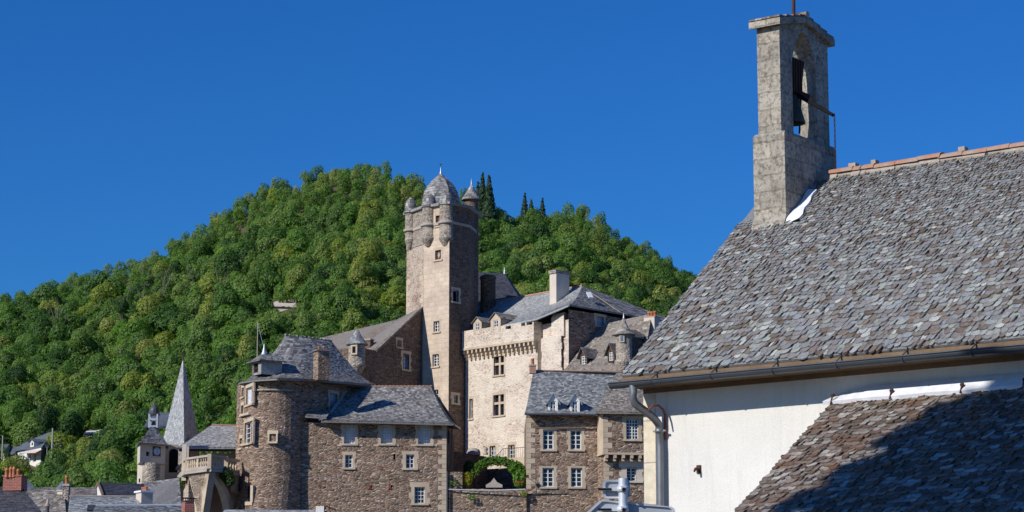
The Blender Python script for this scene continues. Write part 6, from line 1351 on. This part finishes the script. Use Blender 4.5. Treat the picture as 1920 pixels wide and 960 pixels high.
def put_tree(name, x, y, z, sc, kind, label, group, rz=None, cat='tree'):
    o = D.objects.new(name, None); COL.objects.link(o); o.location = (x, y, z); o.scale = (sc*random.uniform(.85, 1.18), sc*random.uniform(.85, 1.18), sc*random.uniform(.9, 1.4)); o.rotation_euler = (0, 0, random.uniform(0, 6.28) if rz is None else rz); tag(o, label, cat, group)
    for nm, me in (('crown', kind[0]), ('trunk', kind[1])): c = D.objects.new(nm, me); COL.objects.link(c); c.parent = o
    return o
OCC = [(-50, 905), (236, 905), (256, 830), (278, 765), (300, 800), (342, 690), (378, 800), (440, 795), (446, 715), (490, 660), (535, 640), (610, 640), (700, 615), (755, 570), (764, 380), (800, 330), (895, 360), (898, 520), (950, 520), (985, 555), (1090, 550), (1165, 590), (1235, 600), (1300, 520), (1310, 500), (1330, 0), (2000, 0)]
cand = []; rngt = random.Random(11)
y = 282.0
while y < 533:
    u = -.235+rngt.uniform(0, .009)
    while u < .13:
        x = (u+rngt.uniform(-.0022, .0022))*y; yy = y+rngt.uniform(-2.4, 2.4); big = rngt.random(); h = (rngt.uniform(3.2, 5.0) if big < .72 else rngt.uniform(5.0, 7.0)) if yy < 490 else rngt.uniform(2.8, 4.2)
        if yy < 330: h *= .9
        z = hill_z(x, yy); zz = max(z, ground_z(x, yy)); px = 960+F*x/yy/1.003; d = yy/cT; 
        el = (zz+h*.5-CZ)/yy; v_ = (el*cT-sT)/(cT+el*sT); py = 480-F*v_
        cand.append((h/yy, x, yy, zz, h, px, py)); u += .0072*rngt.uniform(.75, 1.25)
    y += 4.0
def clear(px, py, y):     # keep houses and lanes on the slope open
    if 8 < px < 112 and 800 < py < 896 and y < 356: return False
    if -30 < px < 60 and 822 < py < 866 and y < 362: return False
    if 152 < px < 206 and 796 < py < 830 and y < YS1+4: return False
    if 500 < px < 562 and 556 < py < 596 and y < YS2+5: return False
    if 478 < px < 488 and 600 < py < 660 and y < 292: return False
    return True
cand = [c for c in cand if clear(c[5], c[6], c[2])]
vis = [c for c in cand if -30 < c[5] < 1335 and c[6]-c[0]*F*.3 < lerpx(c[5], OCC)-6]
vis.sort(key=lambda c: -c[0]); ind = set(id(c) for c in vis[:282])
SHAPE_WORDS = {'round': 'rounded', 'wide': 'broad spreading', 'tall': 'tall narrow', 'open': 'loose open'}
def zone(px, py):
    if px < 256: return 'on the slope above the low roofs at the left'
    if px < 440: return 'on the hillside behind the church spire'
    if px < 762: return 'on the hillside behind the round tower house and castle wing'
    if px < 960: return 'on the hillside close behind the castle tower'
    return 'on the hillside right of the castle tower'
FV = []; FR = []; FT = []
for c in cand:
    s_, x, yy, z, h, px, py = c; ki = rngt.choice((1, 3, 3, 6, 6, 4, 5, 0, 2)); K = KINDS_[ki]
    if yy > 505 and rngt.random() < .5: ki = 3; K = KINDS_[3]
    if id(c) in ind:
        put_tree('broadleaf_tree', x, yy, z, h, (K[1], K[2]), '%s leafy tree %s' % (SHAPE_WORDS[K[0]], zone(px, py)), 'broadleaf trees on the hill')
    elif px < 1420:
        a = rngt.uniform(0, 6.28); R = np.array([[cos(a), -sin(a), 0], [sin(a), cos(a), 0], [0, 0, 1]], np.float32); keep = np.arange(K[4])[::3]
        vv = K[3].reshape(-1, 4, 3)[keep]; ctr = vv.mean(1, keepdims=True); vv = ctr+(vv-ctr)*1.32
        FV.append(((vv.reshape(-1, 3)*np.array([h*rngt.uniform(.8, 1.2), h*rngt.uniform(.8, 1.2), h*rngt.uniform(.85, 1.45)], np.float32)) @ R.T+np.array([x, yy, z], np.float32)).astype(np.float32)); FR.append(K[5][keep]); FT.append(np.full(len(keep), min(1, max(0, rngt.random()*.6+.2+.5*noise.noise(Vector((x*.03, yy*.03, 1))))), np.float32))
V_ = np.concatenate(FV); me = np_mesh('forest', V_, len(V_)//4, np.concatenate(FR), 'leaf_forest', np.concatenate(FT)); fo = D.objects.new('forest', me); COL.objects.link(fo); tag(fo, 'dense green broadleaf wood covering the rounded hill behind the castle', 'forest', None, 'stuff')
# undergrowth between the trees
for (px, pt, Y, lb) in ((905, 352, 505, 'tall dark conifer just right of the tower stair turret'), (917, 350, 503, 'taller dark conifer second right of the tower top'), (896, 360, 507, 'dark conifer half hidden by the tower stair turret'), (984, 378, 520, 'left one of a pair of dark conifers on the right hill crest'), (996, 378, 519, 'right one of a pair of dark conifers on the right hill crest'), (1017, 383, 518, 'single small dark conifer right of the conifer pair on the crest')):
    t = P(px, pt, Y); h = 8.5 if px < 930 else 5.5
    put_tree('conifer_tree', t.x, Y, t.z-h*1.52, h, CONI, lb, 'dark conifers on the crest')
for i in range(12):
    px = rngt.choice((130, 165, 190, 225, 265, 290, 355, 400, 410, 60, 100, 140))+rngt.uniform(-8, 8); Y = rngt.uniform(430, 480); x = (px-960)/F*Y; z = hill_z(x, Y)
    o = put_tree('bare_tree', x, Y, z+.8, rngt.uniform(6.5, 8.5), (KINDS_[4][1], KINDS_[4][2]), 'thin pale bare trunked tree standing above the left hillside wood', 'bare trees on the left slope')
    cr = [c for c in o.children if c.name.startswith('crown')][0]; cr.scale = (.45, .45, .45); cr.location = (0, 0, .42); tr = [c for c in o.children if c.name.startswith('trunk')][0]; tr.scale = (.9, .9, 1.5)
# the big tree outside the frame whose shade falls on the porch roof
hh = Vector((-SUN_H.y, SUN_H.x, 0)); bb = sd.cross(hh); bb = bb if bb.z > 0 else -bb
PT = on_plane(1640, 835, L0, D1.cross(UP)); k0 = PT.dot(sd)+20
LOB = [(-20.75, 16.3, 1.2), (-20.6, 14.9, 1.4), (-20.7, 13.3, 1.3), (-19.4, 16.2, 1.4), (-19.2, 14.4, 1.6), (-17.6, 16.0, 1.6), (-17.4, 13.6, 1.8), (-15.4, 15.6, 1.9), (-15.6, 13.2, 2.0), (-18.6, 12.2, 1.8), (-20.1, 17.05, .55), (-21.3, 15.4, .6), (-21.75, 16.1, .28), (-21.45, 16.8, .32), (-22.0, 14.6, .3), (-20.95, 17.45, .25), (-21.9, 15.3, .22)]
rl = random.Random(5); cs = [(hh*a+bb*b+sd*(k0+rl.uniform(-1.2, 1.2)), r) for a, b, r in LOB]; ctr = sum((c for c, r in cs), Vector())/len(cs)
big = thing('shade_tree', Vector((ctr.x-1, ctr.y-1, ground_z(0, ctr.y))), 'tall leafy tree outside the left edge that shades the lean-to roof', 'tree')
mb = MB()
for c, r in cs: leaves(mb, blob(c, (r*.93, r*.93, r*.93)), int(420*r*r), .2, .2); leaves(mb, blob(c, (r*.6, r*.6, r*.6)), int(130*r*r), .2, .2)
mb.build('crown', 'leaf_dark', big); mb = MB(); b0 = Vector((ctr.x-1, ctr.y-1, ground_z(0, ctr.y)-.5)); mb.tube([b0, b0.lerp(ctr, .4)+Vector((.2, .1, 0)), b0.lerp(ctr, .75), ctr], [.34, .27, .2, .1], 10)
for c, r in cs: mb.tube([b0.lerp(ctr, .72), (b0.lerp(ctr, .8)).lerp(c, .6)+Vector((0, 0, -.3)), c], [.11, .07, .03], 6)
mb.build('trunk', 'bark', big)
